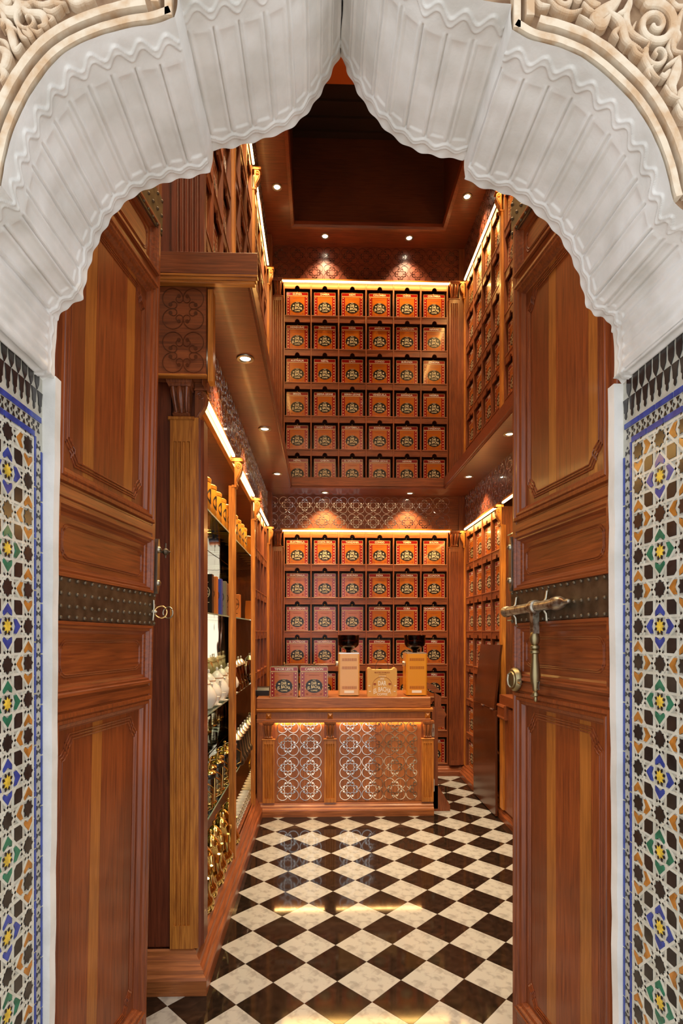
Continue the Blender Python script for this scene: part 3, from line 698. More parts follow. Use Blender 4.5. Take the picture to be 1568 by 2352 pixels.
# scroll inlay meshes
def scroll_unit(g,cx,cz,R,ox,oz,m,w=.085,seg=26,y0=-.0016,y1=.0):
    base=atan2(oz,ox); a0=base+radians(40); a1=base+2*pi-radians(40); wd=w*R
    P=[(cx+R*cos(a0+(a1-a0)*k/seg),cz+R*sin(a0+(a1-a0)*k/seg)) for k in range(seg+1)]
    def curl(aend,sg):
        r0=.37*R; q=[]
        for k in range(1,15):
            t=k/14; r=r0*(1-.22*t); a=aend+sg*radians(258)*t
            c=(cx+(R-r0)*cos(aend),cz+(R-r0)*sin(aend)); q.append((c[0]+r*cos(a),c[1]+r*sin(a)))
        return q
    c1=curl(a1,1); c0=curl(a0,-1)
    full=c0[::-1]+P+c1
    g.ribbon(full,wd,y0,y1,m)
    for q in (c0,c1):
        ex,ez=q[-1]; px_,pz_=q[-3]; g.disc(ex,ez,.19*R,y0-.0002,y1,m,10)
def motif_mesh(name,R,m,quads=((-1,1),(1,1),(-1,-1),(1,-1)),w=.085,seg=26):
    g=G()
    for sx,sz in quads: scroll_unit(g,sx*R*1.005,sz*R*1.005,R,-sx,-sz,m,w,seg)
    return mesh_of(name,g)
mot_steel=motif_mesh('scroll_inlay',.0445,'scroll_steel',w=.105)
mot_steel_bot=motif_mesh('scroll_inlay',.0445,'scroll_steel',((-1,-1),(1,-1)),w=.105)
mot_steel_left=motif_mesh('scroll_inlay',.0445,'scroll_steel',((-1,1),(-1,-1)),w=.105)
mot_bl=motif_mesh('scroll_inlay',.0445,'scroll_steel',((-1,-1),),w=.105)
mot_fr=motif_mesh('scroll_inlay',.0428,'scroll_steel',w=.075,seg=20)
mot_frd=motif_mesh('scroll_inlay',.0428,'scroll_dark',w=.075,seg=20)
mot_half=motif_mesh('scroll_inlay',.0428,'scroll_steel',((1,1),(1,-1)),w=.075,seg=20)
mot_up=motif_mesh('scroll_inlay',.0445,'scroll_dark',((-1,1),(1,1),(-1,-1),(1,-1)),w=.075,seg=20)
# ================================================================== COFFEE TINS
BW,BH,BD=.236,.262,.14
def box_parts():
    b=G(); b.zloft([(0,-BW/2,BW/2,.008,BD),(.004,-BW/2,BW/2,.004,BD),(BH-.01,-BW/2,BW/2,.004,BD),(BH-.002,-BW/2+.004,BW/2-.004,.008,BD-.004),(BH,-BW/2+.006,BW/2-.006,.010,BD-.006)],'black')
    b.zloft([(BH,-.028,.028,.03,.09),(BH+.006,-.026,.026,.032,.088)],'black')
    k=G(); k.lathe([(.004,0),(.004,.008),(.010,.012),(.012,.020),(.009,.027),(.002,.030)],'brass',(0,.045,BH+.004),12)
    f=G(); hw=BW/2-.003; hb=BH-.003; hh=.040   # header height
    f.box(-hw,hw,.0,.004,.003,hb-hh,'red_print')
    e=.0035
    f.box(-hw,-hw+e,-.0012,.0,.003,hb-hh,'edge_cream'); f.box(hw-e,hw,-.0012,.0,.003,hb-hh,'edge_cream'); f.box(-hw,hw,-.0012,.0,.003,.003+e,'edge_cream'); f.box(-hw,hw,-.0012,.0,hb-hh-e,hb-hh,'edge_cream')
    f.box(-hw+.036,hw-.036,-.0008,.0,.010,hb-hh-.008,'orange_print')
    for z_ in (.020,hb-hh-.022): f.box(-hw+.048,hw-.048,-.0012,-.0006,z_,z_+.0015,'rust_print')
    for x_ in (-hw+.047,hw-.0485): f.box(x_,x_+.0015,-.0012,-.0006,.020,hb-hh-.020,'rust_print')
    for sx in (-1,1):
        for q in range(7): f.disc(sx*(hw-.018),.022+q*(hb-hh-.038)/6,.0054,-.0012,-.0004,'edge_cream',7)
        f.disc(sx*.058,.030,.010,-.0012,-.0006,'rust_print',8)
    f.box(-.045,.045,-.0012,-.0006,hb-hh-.034,hb-hh-.029,'rust_print'); f.box(-.020,.020,-.0012,-.0006,.026,.031,'rust_print')
    m_=G(); cz=.098
    m_.disc(0,cz,.058,-.0022,-.0008,'emblem_black',24,1.22)
    for k_ in range(5): m_.disc(-.016+.008*k_,cz+.058-abs(k_-2)*.0007,.0022,-.0032,-.0022,'cream',5)
    m_.text('1910',0,cz+.047,.009,-.0030,'cream'); m_.text('DAR',0,cz+.024,.026,-.0030,'cream',.044); m_.text('EL BACHA',0,cz-.006,.027,-.0030,'cream',.108,arch=.014); m_.text('COFFEE',0,cz-.038,.013,-.0030,'cream',.056)
    for sx in (-1,1):
        m_.disc(sx*.040,cz+.018,.0062,-.0032,-.0022,'cream',8,1.4)
        for zz in (.004,-.026): m_.box(sx*.073-.004,sx*.073+.004,-.0018,-.0008,cz+zz-.002,cz+zz+.002,'cream')
    return mesh_of('tin_body',b),mesh_of('knob',k,True),mesh_of('front_label',f),mesh_of('emblem',m_)
TB,TK,TF,TE=box_parts(); HDR={}
def header(name):
    if name not in HDR:
        g=G(); hw=BW/2-.003; z1=BH-.003; z0=z1-.038
        g.box(-hw,hw,-.001,.004,z0,z1,'red_print'); e=.003
        g.box(-hw,-hw+e,-.002,-.001,z0,z1,'edge_cream'); g.box(hw-e,hw,-.002,-.001,z0,z1,'edge_cream'); g.box(-hw,hw,-.002,-.001,z0,z0+e,'edge_cream'); g.box(-hw,hw,-.002,-.001,z1-e,z1,'edge_cream')
        if name: g.text(name,0,(z0+z1)/2,.020,-.0024,'white',2*hw-.014)
        HDR[name]=mesh_of('country_header',g)
    return HDR[name]
PROTO=None
def tin(name,loc,rz,label,group):
    t=thing('coffee_tin',label,'tin',loc,rz,group)
    part('tin_body',TB,t); part('lid_knob',TK,t); part('front_label',TF,t); part('country_header',header(name),t); part('emblem',TE,t)
    return t
UP=[['GUINEA','ZAMBIA','HAITI','COLOMBIA','CHINA','COLOMBIA'],['HONDURAS','ZIMBABWE','INDIA','ANGOLA','CAMEROON','HAWAII'],['AUSTRALIA','NEPAL','LAOS','CONGO','BURUNDI','ETHIOPIA'],['BRAZIL','SIERRA LEONE','SIERRA LEONE','VENEZUELA','RWANDA','NIGERIA'],['LAOS','IVORY COAST','GUATEMALA','RWANDA','NIGERIA','TANZANIA'],['NEPAL','GABON','EL SALVADOR','SIERRA LEONE','HAWAII','TANZANIA']]
LO=[['GUATEMALA','COSTA RICA','TANZANIA','CONGO','YEMEN','BOLIVIA'],['GUATEMALA','COSTA RICA','BURUNDI','INDIA','COLOMBIA','ECUADOR'],['EL SALVADOR','PANAMA','','ETHIOPIA','CUBA','DOMINICAN REP'],['EL SALVADOR','NICARAGUA','','ETHIOPIA','E','PERU'],['','NICARAGUA','','','E','PERU'],['','','','','',''],['','','','','','COLOMBIA']]
SIDE=['PERU','CAMEROON','BRAZIL','HAITI','INDIA','LAOS','CUBA','YEMEN','CONGO','PANAMA','ANGOLA','NEPAL']
PITCH=.3575
# cubby unit, local frame: x right, y into wall, z up
def cubby(name,label,loc,rz,W,cols,ztop,rows,where,names,group,skip=None,dep=.2,zend=None,x_off=0):
    t=thing(name,label,'shelving',loc,rz)
    dv=.014; cw=W/cols
    zb=zend if zend is not None else ztop-.352-PITCH*(rows-1)
    g=G(); g.box(0,W,dep,dep+.012,zb,ztop,'red_z'); part('back_panel',g,t)
    for c in range(cols+1):
        x=c*cw; a,b=(x-dv/2,x+dv/2)
        if c==0: a=0;b=dv
        if c==cols: a=W-dv;b=W
        g=G(); g.bbox(a,b,0,dep,zb,ztop,'wood_z',.002); part('divider',g,t)
    for r in range(rows):
        zbd=ztop-.352-PITCH*r
        if zbd<zb-.001: break
        g=G(); g.bbox(dv*.5,W-dv*.5,.002,dep,zbd-.012,zbd,'wood_x',.002); part('shelf_board',g,t)
        # fascia with finger arches
        z1=ztop if r==0 else zbd+PITCH-.012; z0=zbd+BH+.022
        P=[(dv,z1),(dv,z0)]
        for c in range(cols):
            xc=(c+.5)*cw
            P+=[(xc+.027*cos(a),z0+.034*sin(a)) for a in [pi-k*pi/8 for k in range(9)]]
        P+=[(W-dv,z0),(W-dv,z1)]
        g=G(); g.prism(P,.007,.019,'y','wood_x'); part('fascia_board',g,t)
        R_=Matrix.Rotation(rz,3,'Z')
        for c in range(cols):
            if skip and skip(r,c): continue
            v=Vector(((c+.5)*cw,.030,zbd))
            v=R_@v+Vector(loc)
            nm=names(r,c); 
            lab=('coffee tin lettered %s'%nm.title()) if len(nm)>2 and rz==0 else 'orange and red coffee tin'
            tin(nm,tuple(v),rz,'%s, %s row down, %s from left, %s'%(lab,ORD[r],ORD[c],where),group)
    return t
XB0,XB1=-.399,1.373
cubby('tin_shelf','wooden pigeonhole shelving of coffee tins on the upper back wall',(XB0,YB,0),0,XB1-XB0,6,5.285,6,'upper back wall',lambda r,c:UP[r][c],'coffee tins on the upper back wall',zend=3.02+.06)
cubby('tin_shelf','wooden pigeonhole shelving of coffee tins behind the counter on the lower back wall',(XB0,YB,0),0,XB1-XB0,6,2.622,7,'lower back wall',lambda r,c:LO[r][c],'coffee tins on the lower back wall',skip=lambda r,c:(r>=5 and c<5),zend=.115)
rn=lambda k:(lambda r,c:SIDE[(r*5+c*3+k)%len(SIDE)])
# right wall: local x -> -Y ; loc y = far end
cubby('tin_shelf','pigeonhole shelving of coffee tins on the lower right wall beside the flap',(XR,5.86,0),-pi/2,1.17,4,2.622,7,'lower right wall',rn(1),'coffee tins on the lower right wall',skip=lambda r,c:(r>=4 and c>=1),zend=.115)
cubby('tin_shelf','pigeonhole shelving of coffee tins on the upper right wall, far bay',(XR,5.86,0),-pi/2,1.17,4,5.285,6,'upper right wall far bay',rn(4),'coffee tins on the upper right wall',zend=3.08)
cubby('tin_shelf','pigeonhole shelving of coffee tins on the upper right wall, near bay',(XR,4.63,0),-pi/2,1.17,4,5.285,6,'upper right wall near bay',rn(7),'coffee tins on the upper right wall, near bay',skip=lambda r,c:c>=2,zend=3.08)
cubby('tin_shelf','pigeonhole shelving of coffee tins on the lower left wall, by the back corner',(XL,4.53,0),pi/2,1.15,4,2.622,7,'lower left wall',rn(2),'coffee tins on the lower left wall',skip=lambda r,c:r>=5,zend=.115)
for q,(y0,w_,cc) in enumerate(((4.53,1.15,4),(3.50,.96,3),(2.57,.86,3))):
    wh=('by the back corner','middle bay','near bay')[q]; wh2=('back bay','middle bay','near bay')[q]
    cubby('tin_shelf','pigeonhole shelving of coffee tins on the upper left wall, '+wh,(XL,y0,0),pi/2,w_,cc,5.285,6,'upper left wall '+wh2,rn(3+q),'coffee tins on the upper left wall, '+wh,skip=(lambda r,c:r<1) if q==2 else None,zend=3.08)
# ---- pilasters
def pilaster(loc,rz,w,z0,z1,label,gold='wood_z',cap='cap',n=4,d=.035,ch=.17,post=False):
    t=thing('pilaster',label,'pilaster',loc,rz)
    g=G()
    if post: g.bbox(-w/2,w/2,-d,.02,z0,z1-ch,gold,.004)
    else: flutedshaft(g,-w/2,w/2,-d,0,z0,z1-ch,n,gold)
    g.bbox(-w/2-.006,w/2+.006,-d-.006,0,z1-ch-.008,z1-ch,gold,.002) if not post else None
    part('shaft',g,t)
    g=G()
    if cap=='cap': capital(g,0,-.0,z1-ch,z1,w*.9,d+.03,gold); part('capital',g,t,smooth=True)
    else:
        g.bbox(-w/2-.004,w/2+.004,-d-.05,0,z1-.02,z1,gold,.003); g.bbox(-w/2-.003,w/2+.003,-d-.01,0,z1-ch-.01,z1-ch+.004,gold,.003); console(g,-w/2,w/2,-d+.004,z1-ch,z1-.02,gold,.045); part('scroll_bracket',g,t)
    return t
for (lv,z0,z1) in (('lower',.115,2.622),('upper',3.08,5.285)):
    pilaster((-.457,YB,0),0,.105,z0,z1,'fluted wooden pilaster at the left of the %s back shelving'%lv)
    pilaster((1.430,YB,0),0,.105,z0,z1,'fluted wooden pilaster at the right of the %s back shelving'%lv)
    pilaster((XR,5.885,0),-pi/2,.045,z0,z1,'slim post with scroll bracket at the back corner, %s right wall'%lv,'gold_z','sc',post=True,d=.012)
    pilaster((XR,4.66,0),-pi/2,.05,z0,z1,'slim post with scroll bracket between bays, %s right wall'%lv,'gold_z','sc',post=True,d=.02)
    pilaster((XL,5.71,0),pi/2,.045,z0,z1,'slim post with scroll bracket at the back corner, %s left wall'%lv,'gold_z','sc',post=True,d=.02)
    pilaster((XL,4.49,0),pi/2,.05,z0,z1,'slim post with scroll bracket, second from the entrance, %s left wall'%lv,'gold_z','sc',post=True,d=.02)
    pilaster((XL,3.465,0),pi/2,.05,z0,z1,'slim post with scroll bracket, nearest the entrance, %s left wall'%lv,'gold_z','sc',post=True,d=.02)
# corner fillers
g=G(); g.box(-.56,-.51,5.74,6.2,.115,5.66,'wood_z'); g.box(1.483,1.56,5.90,6.2,.115,5.66,'wood_z'); struct('trim_1',g)
# near-left end pier, facing the camera
YP=2.42; xa,xb=at(390,1450,YP).x,at(444,1450,YP).x
t=thing('end_pilaster','large fluted oak pilaster, highlight coloured golden, facing the entrance, left of the display shelves','pilaster',(0,YP,0))
g=G(); flutedshaft(g,xa,xb,0,.05,.17,2.475,4,'gold_z',cap=.10,dep=.010); g.bbox(xa-.008,xb+.004,-.008,.04,2.468,2.482,'gold_z',.003); part('shaft',g,t)
g=G(); capital(g,(xa+xb)/2,.03,2.482,2.625,.095,.068,'wood_z'); part('capital',g,t,smooth=True)
g=G(); g.box(xb,xb+.020,.004,.12,.17,2.48,'gold_z'); part('edge_strip',g,t)
g=G(); P0=[(xb+.020,.01),(xb+.028,.014),(xb+.025,.022),(xb+.033,.028),(xb+.030,.036),(xb+.037,.042),(xb+.037,.12),(xb+.0,.12)]; g.prism(P0,.17,2.48,'z','red_z'); part('side_moulding',g,t)
g=G(); g.bbox(xb+.002,xb+.060,.0,.05,2.60,2.645,'wood_x',.004)
H=.135; pr=.05; P=cat([(0,2.60),(pr*.6,2.60),(pr,2.585),(pr*1.02,2.56),(pr*.8,2.53),(pr*.42,2.50),(pr*.3,2.485),(pr*.45,2.468),(0,2.465)],5)
g.prism([(xb+.004+a,b) for a,b in P],.012,.05,'y','wood_z')
g.tube([(xb+.006+pr*.48+.018*(1-.8*t_)*cos(1.2-t_*9+2),.010,2.575+.018*(1-.8*t_)*sin(1.2-t_*9+2)) for t_ in [k/22 for k in range(23)]],.003,'wood_z',6)
g.tube([(xb+.004+pr*.95,.011,2.565),(xb+.004+pr*.75,.011,2.535),(xb+.004+pr*.4,.011,2.505),(xb+.010,.011,2.475)],.003,'wood_z',6); g.lathe([(.008,-.004),(.006,-.008),(.001,-.009)],'wood_z',(xb+.014,.014,2.475),10,'y'); part('scroll_bracket',g,t)
# pier panel left of pilaster
xw=-.90
g=G(); g.box(xw,xa,.02,.06,.17,2.70,'red_z'); part('side_panel',g,t)
g=G(); xm=(at(365,760,YP).x+at(472,760,YP).x)/2
t=thing('scroll_frieze','carved frieze panel with two incised scroll motifs above the large left pilaster','frieze',(0,2.335,0))
g=G(); g.bbox(xw,at(473,760,2.335).x,.004,.08,2.628,2.999,'wood_x',.003); g.bbox(xw,at(475,868,2.335).x,-.006,.02,2.618,2.628,'gold_x',.003); part('board',g,t)
inc=motif_mesh('scroll_inlay',.0425,'flap',w=.075)
for k,zz in enumerate((2.903,2.720)):
    part('scroll_inlay',inc,t,loc=(at(420,760,2.335).x,.0035,zz))
g=G(); x_=at(477,760,2.335).x; g.box(x_,at(489,760,2.335).x,.0,.05,2.60,2.985,'gold_z'); g.box(x_-.03,XL+.05,.03,.165,2.60,2.999,'wood_z'); part('edge_strip',g,t)
# pier skirting, left skirting, right, back
SK=[(0,0),(-.065,0),(-.065,.055),(-.060,.065),(-.050,.072),(-.046,.085),(-.030,.100),(-.026,.112),(-.012,.125),(-.008,.14),(0,.145)]
def skirt(name,a,b,axis,base,sgn,z=1.0,m='wood_x'):
    g=G()
    poly=[(base+sgn*p_[0]*-1,p_[1]*z) for p_ in SK]
    g.prism(poly,a,b,axis,m); return struct(name,g)
xe=at(472,2275,2.36).x
def sweep2(name, path, m):    # mitred skirting along a plan path; path gives (x,y,nx,ny) offset directions
    g=G(); vs=[];fs=[]; n=len(SK)
    for (x,y,nx,ny) in path:
        for p_ in SK: vs.append((x-p_[0]*nx,y-p_[0]*ny,p_[1]*1.15))
    for k in range(len(path)-1):
        for q in range(n-1): fs.append((k*n+q,k*n+q+1,(k+1)*n+q+1,(k+1)*n+q))
    g.add(vs,fs,m); return struct(name,g,recalc=False)
sweep2('baseboard_pier',[(xw,2.43,0,-1),(XL,2.43,1,-1)],'oak_x'); sweep2('baseboard_left',[(XL,2.43,1,-1),(XL,5.9,1,0)],'wood_y')
g=G(); g.prism([(XR+p_[0],p_[1]*.85) for p_ in SK],1.6,5.9,'y','wood_y'); struct('baseboard_right',g)
g=G(); g.prism([(YB+.02+p_[0],p_[1]*.8) for p_ in SK],XL,XR,'x','wood_x'); struct('baseboard_back',g)
# upper pier pilaster above the ledge
t=thing('end_pilaster','dark fluted pilaster above the ledge at the upper left','pilaster',(0,YP+.02,0))
g=G(); flutedshaft(g,at(391,500,YP).x,at(467,500,YP).x,0,.04,3.1,5.6,5,'red_z',dep=.008); part('shaft',g,t); g=G(); g.box(xw,at(391,500,YP).x,.02,.05,3.1,5.66,'red_z'); part('side_panel',g,t)
# ---- ledge (mezzanine cornice) : bottom z 3.0, top 3.12
def ledge(label,prof,a,b,axis,light_m='wood_x'):
    g=G(); g.prism(prof,a,b,axis,light_m); o=part('cornice_ledge',g); tag(o,label,'cornice'); return o
z0,z1=3.0,3.115
lp=[(0,z0),(.262,z0),(.262,z0+.008),(.270,z0+.012),(.270,z0+.022),(.276,z0+.028),(.276,z1),(0,z1)]
t=thing('cornice_ledge','deep wooden ledge with downlights running along the left wall','cornice',(0,0,0))
g=G(); g.prism([(XL-.02+a+.0,b) for a,b in lp],2.31,5.63,'y','red_x'); part('ledge_board',g,t)
g=G(); xl0,xl1=xw,-.262
g.bbox(xl0,xl1,2.300,2.312,3.030,3.118,'wood_x',.002); g.bbox(xl0,xl1-.012,2.304,2.33,2.992,3.004,'gold_x',.002); g.bbox(xl0,xl1-.006,2.302,2.33,3.005,3.018,'gold_x',.002); g.bbox(xl0,xl1,2.300,2.33,3.019,3.029,'gold_x',.002); part('end_moulding',g,t)
g=G(); g.box(xw,XL-.022,2.335,2.46,3.0,3.115,'red_x'); part('return_board',g,t)
t=thing('cornice_ledge','deep wooden ledge with downlights running along the right wall','cornice',(0,0,0))
g=G(); g.prism([(XR+.0-(a+.013),b) for a,b in lp]+[(XR+.02,z1),(XR+.02,z0)],1.7,5.63,'y','red_x'); part('ledge_board',g,t)
t=thing('cornice_ledge','wooden ledge running across the back wall above the carved frieze','cornice',(0,0,0))
g=G(); g.prism([(5.93-(a+.04),b) for a,b in lp],XL+.20,XR-.20,'x','wood_x'); g.box(XL-.02,XR+.02,5.60,5.95,z0-.001,z0+.012,'red_x'); part('ledge_board',g,t)
# ---- friezes
def frieze(label,loc,rz,W,z0,z1,cols,mesh_f,x0,half0=False,m='wood_x'):
    t=thing('scroll_frieze',label,'frieze',loc,rz)
    g=G(); g.box(0,W,0,.03,z0,z1,m); part('board',g,t); R=.0905
    zc=(z0+z1)/2-.004
    if half0: 
        for q in (1,-1): part('scroll_inlay',mot_half,t,loc=(x0-.095,-.0004,zc+q*R))
    for c in range(cols):
        for q in (1,-1):
            part('scroll_inlay',mesh_f(c,q),t,loc=(x0+.0905+c*.1835,-.0004,zc+q*R))
fb=lambda c,q:mot_fr
frieze('polished scroll-inlaid frieze over the lower back shelving',(XL,YB-.005,0),0,XR-XL,2.625,3.0,10,fb,.105,True,'wood_x')
frieze('dark scroll-carved frieze over the upper back shelving',(XL,YB-.005,0),0,XR-XL,5.29,5.67,11,lambda c,q:mot_frd,.03,False,'red_x')
frieze('scroll-inlaid frieze over the lower left shelves',(XL,2.5,0),pi/2,3.4,2.66,3.0,18,fb,.04,False,'red_x')
frieze('scroll-inlaid frieze over the lower right shelves',(XR,5.9,0),-pi/2,3.4,2.66,3.0,16,fb,.04,False,'red_x')
frieze('scroll-carved frieze over the upper left shelves',(XL,2.5,0),pi/2,3.4,5.32,5.67,18,lambda c,q:mot_frd,.04,False,'red_x')
frieze('scroll-carved frieze over the upper right shelves',(XR,5.9,0),-pi/2,3.4,5.32,5.67,16,lambda c,q:mot_frd,.04,False,'red_x')
# ---- LED strips (lamp + channel), each with its own light
def led(label,loc,rz,W,z,pw=4.5):
    t=thing('light_strip',label,'light',loc,rz)
    g=G(); g.box(0,W,-.012,.006,z+.001,z+.022,'gold_x'); part('channel',g,t)
    g=G(); g.box(.004,W-.004,-.016,.000,z-.012,z+.001,'led'); part('diffuser',g,t)
    R_=Matrix.Rotation(rz,3,'Z'); v=R_@Vector((W/2,-.03,z-.015))+Vector(loc)
    l=light('strip_glow','AREA',v,pw*W,(1.0,.56,.13),(0,0,rz),shape='RECTANGLE',size=W,size_y=.03)
    l.rotation_euler=(0,0,rz); return t
led('long light strip under the lower back frieze',(XB0-.03,YB-.005,0),0,XB1-XB0+.06,2.628)
led('long light strip under the upper back frieze',(XB0-.03,YB-.005,0),0,XB1-XB0+.06,5.29)
for lv,z in (('lower',2.64),('upper',5.30)):
    led('light strip over the back corner bay, %s right wall'%lv,(XR-.004,5.85,0),-pi/2,1.13,z,3)
    led('light strip over the bay nearest the door, %s right wall'%lv,(XR-.004,4.62,0),-pi/2,1.1,z,3)
    led('light strip over the back corner bay, %s left wall'%lv,(XL+.004,4.53,0),pi/2,1.14,z,3)
    led('light strip over the middle bay, %s left wall'%lv,(XL+.004,3.50,0),pi/2,.95,z,3)
    led('light strip over the bay nearest the entrance, %s left wall'%lv,(XL+.004,2.52,0),pi/2,.92,z,3)
# ---- downlights
dlg=G(); dlg.lathe([(.028,-.004),(.032,-.008),(.044,-.007),(.047,-.002),(.047,.0),(.028,.0)],'pewter',seg=24,caps=False); DM=mesh_of('trim_ring',dlg,True)
dlg=G(); dlg.lathe([(.0275,-.0015),(.012,-.003),(.0005,-.0032)],'lamp',seg=18); DL=mesh_of('lamp',dlg,True)
def downlight(x,y,z,label,k=1.0,ang=95):
    t=thing('downlight',label,'light',(x,y,z),0,None); part('trim_ring',DM,t); part('lamp_face',DL,t)
    light('downlight_beam','SPOT',(x,y,z-.012),SPOT_W*k,WARM,spot_size=radians(ang),spot_blend=.7,shadow_soft_size=.02)
for i,y in enumerate((2.95,3.97,5.10)): downlight(-.40,y,3.0,'round downlight in the left ledge, %s from the entrance'%ORD[i])
for i,y in enumerate((2.95,4.02,5.14)): downlight(1.385,y,3.0,'round downlight in the right ledge, %s from the entrance'%ORD[i])
downlight(.045,5.775,3.0,'round downlight in the back ledge, left one'); downlight(.935,5.775,3.0,'round downlight in the back ledge, right one')
for i,y in enumerate((3.1,4.1,5.14)): downlight(-.405,y,Zs,'round downlight in the high ceiling over the left wall, %s from the entrance'%ORD[i],1.3)
for i,y in enumerate((3.1,4.1,5.20)): downlight(1.385,y,Zs,'round downlight in the high ceiling over the right wall, %s from the entrance'%ORD[i],1.3)
downlight(.045,5.765,Zs,'round downlight in the high ceiling above the back wall, left one',.8); downlight(.925,5.765,Zs,'round downlight in the high ceiling above the back wall, right one',.8)
for k,x in enumerate((-.25,.75)): downlight(x,1.95,Zs,'added unseen downlight above the entrance passage, %s'%('left one','right one')[k],2.2,120)  # extra unseen lamps, added to brighten the dark passage
# ================================================================== COUNTER
t=thing('counter','oak shop counter with fluted pilasters and steel scroll inlays','counter',(0,0,0))
cx0,cx1,cy=-.535,.915,4.66
g=G(); g.box(cx0,cx1,cy+.01,5.2,.10,.90,'oak_z'); part('body',g,t)
g=G(); g.bbox(cx0,cx1+.012,cy-.02,5.22,.905,.992,'oak_x',.004); part('worktop',g,t)
g=G(); g.prism([(cy+.02,.872),(cy-.020,.872),(cy-.030,.882),(cy-.034,.892),(cy-.030,.903),(cy+.02,.905)],cx0,cx1+.03,'x','gold_x'); part('cornice_moulding',g,t)
g=G(); g.bbox(cx0,cx1+.008,cy-.012,cy+.02,.808,.872,'oak_x',.003); g.prism([(cy+.0,.795),(cy-.018,.800),(cy-.022,.812),(cy,.815)],cx0,cx1+.014,'x','oak_x'); part('apron',g,t)
px3=[at(617,1750,cy).x,at(758,1750,cy).x,at(981,1750,cy).x]
for k,x in enumerate(px3):
    g=G(); g.add([(x-.022,cy-.012,.815),(x+.022,cy-.012,.815),(x+.022,cy-.012,.865),(x-.022,cy-.012,.865),(x,cy-.030,.840)],[(0,1,4),(1,2,4),(2,3,4),(3,0,4)],'gold_x'); part('pyramid_stud',g,t)
    o=G(); flutedshaft(o,x-.050,x+.050,cy-.020,cy+.012,.112,.640,4,'gold_z',cap=.035,dep=.008); o.bbox(x-.056,x+.056,cy-.026,cy+.01,.640,.648,'gold_x',.002); s_=part('pilaster_shaft',o,t)
    o=G(); capital(o,x,cy+.01,.648,.797,.085,.055,'oak_z'); part('pilaster_capital',o,t,smooth=True)
g=G(); g.box(cx0+.03,cx1-.09,cy-.014,cy-.004,.791,.796,'led'); part('light_strip',g,t)
g=G(); g.bbox(cx0,cx1+.014,cy-.026,cy-.020,.784,.812,'oak_x',.002); part('valance',g,t)
g=G(); x=cx0+.01
while x<cx1-.005:
    if min(abs(x-q) for q in px3)>.03: g.box(x,x+.004,cy-.0145,cy-.011,.822,.866,'oak_z')
    x+=.0085
o=part('reeding',g,t); o['kind']='stuff'
for a,b in ((px3[0]+.05,px3[1]-.05),(px3[1]+.05,px3[2]-.05)): light('counter_glow','AREA',((a+b)/2,cy-.010,.786),1.2,(1,.6,.2),(radians(-12),0,0),shape='RECTANGLE',size=b-a,size_y=.01)
g=G(); g.prism([(cy+.02,0),(cy-.042,0),(cy-.042,.05),(cy-.038,.062),(cy-.026,.070),(cy-.022,.084),(cy-.010,.094),(cy-.006,.108),(cy+.02,.114)],cx0,cx1+.036,'x','oak_x'); part('plinth',g,t)
# panels with inlays
for a,b in ((px3[0]+.05,px3[1]-.05),(px3[1]+.05,px3[2]-.05)):
    g=G(); g.box(a,b,cy,cy+.008,.114,.797,'oak_z'); part('front_panel',g,t)
MX=.1955; zrow=[1660+ (1748-1560)/2.529 for _ in (0,)]
def cz_(py): return at(700,py,cy).z
rows_c=[cz_(1560+380/2.529),cz_(1560+513/2.529),cz_(1560+641/2.529)]; ztop_=cz_(1560+280/2.529)
s45=.0445
for k,(pxc) in enumerate((560+255/2.529,560+387/2.529,560+618/2.529,560+747/2.529,560+876/2.529)):
    x=at(pxc,1750,cy).x
    for zz in rows_c: o=part('scroll_inlay',mot_steel,t,loc=(x,cy-.0004,zz)); o.scale=(1.0,1,1.0)
    o=part('scroll_inlay',mot_steel_bot,t,loc=(x,cy-.0004,ztop_+s45)); o.scale=(1.0,1,1.0)
x=at(560+(973)/2.529,1750,cy).x+s45
for zz in rows_c: o=part('scroll_inlay',mot_steel_left,t,loc=(x,cy-.0004,zz)); o.scale=(1.0,1,1.0)
o=part('scroll_inlay',mot_bl,t,loc=(x,cy-.0004,ztop_+s45)); o.scale=(1.0,1,1.0)
# gate piece at right end of the counter with steel hinges
t=thing('counter_gate_post','narrow wooden end post with flared foot beside the counter','post',(0,0,0))
g=G(); x0=cx1+.040; g.box(x0,x0+.055,4.74,4.79,.02,.90,'wood_z'); g.prism([(x0,.0),(x0+.16,.0),(x0+.16,.05),(x0+.055,.22),(x0,.22)],4.74,4.79,'y','wood_z')
g.prism([(x0,.72),(x0+.115,.72),(x0+.115,.80),(x0+.13,.83),(x0+.115,.86),(x0+.09,.90),(x0,.90)],4.745,4.785,'y','wood_x'); part('post_board',g,t)
g=G(); g.box(x0+.03,x0+.085,4.75,4.78,.90,1.02,'wood_z'); g.prism([(x0+.03,1.08),(x0+.09,1.02),(x0+.09,.985),(x0-.04,1.06),(x0-.04,1.11)],4.75,4.78,'y','wood_x'); part('handrail_end',g,t)
for zz in (.225,.70):
    g=G(); g.prism([(x0+.012+.012*cos(a),zz+(.045 if sin(a)>0 else -.045)+.012*sin(a)) for a in [2*pi*k/16+.01 for k in range(16)]],4.732,4.742,'y','steel'); g.lathe([(.006,-.02),(.006,.02)],'steel',(x0+.012,4.732,zz),8); part('steel_catch',g,t)
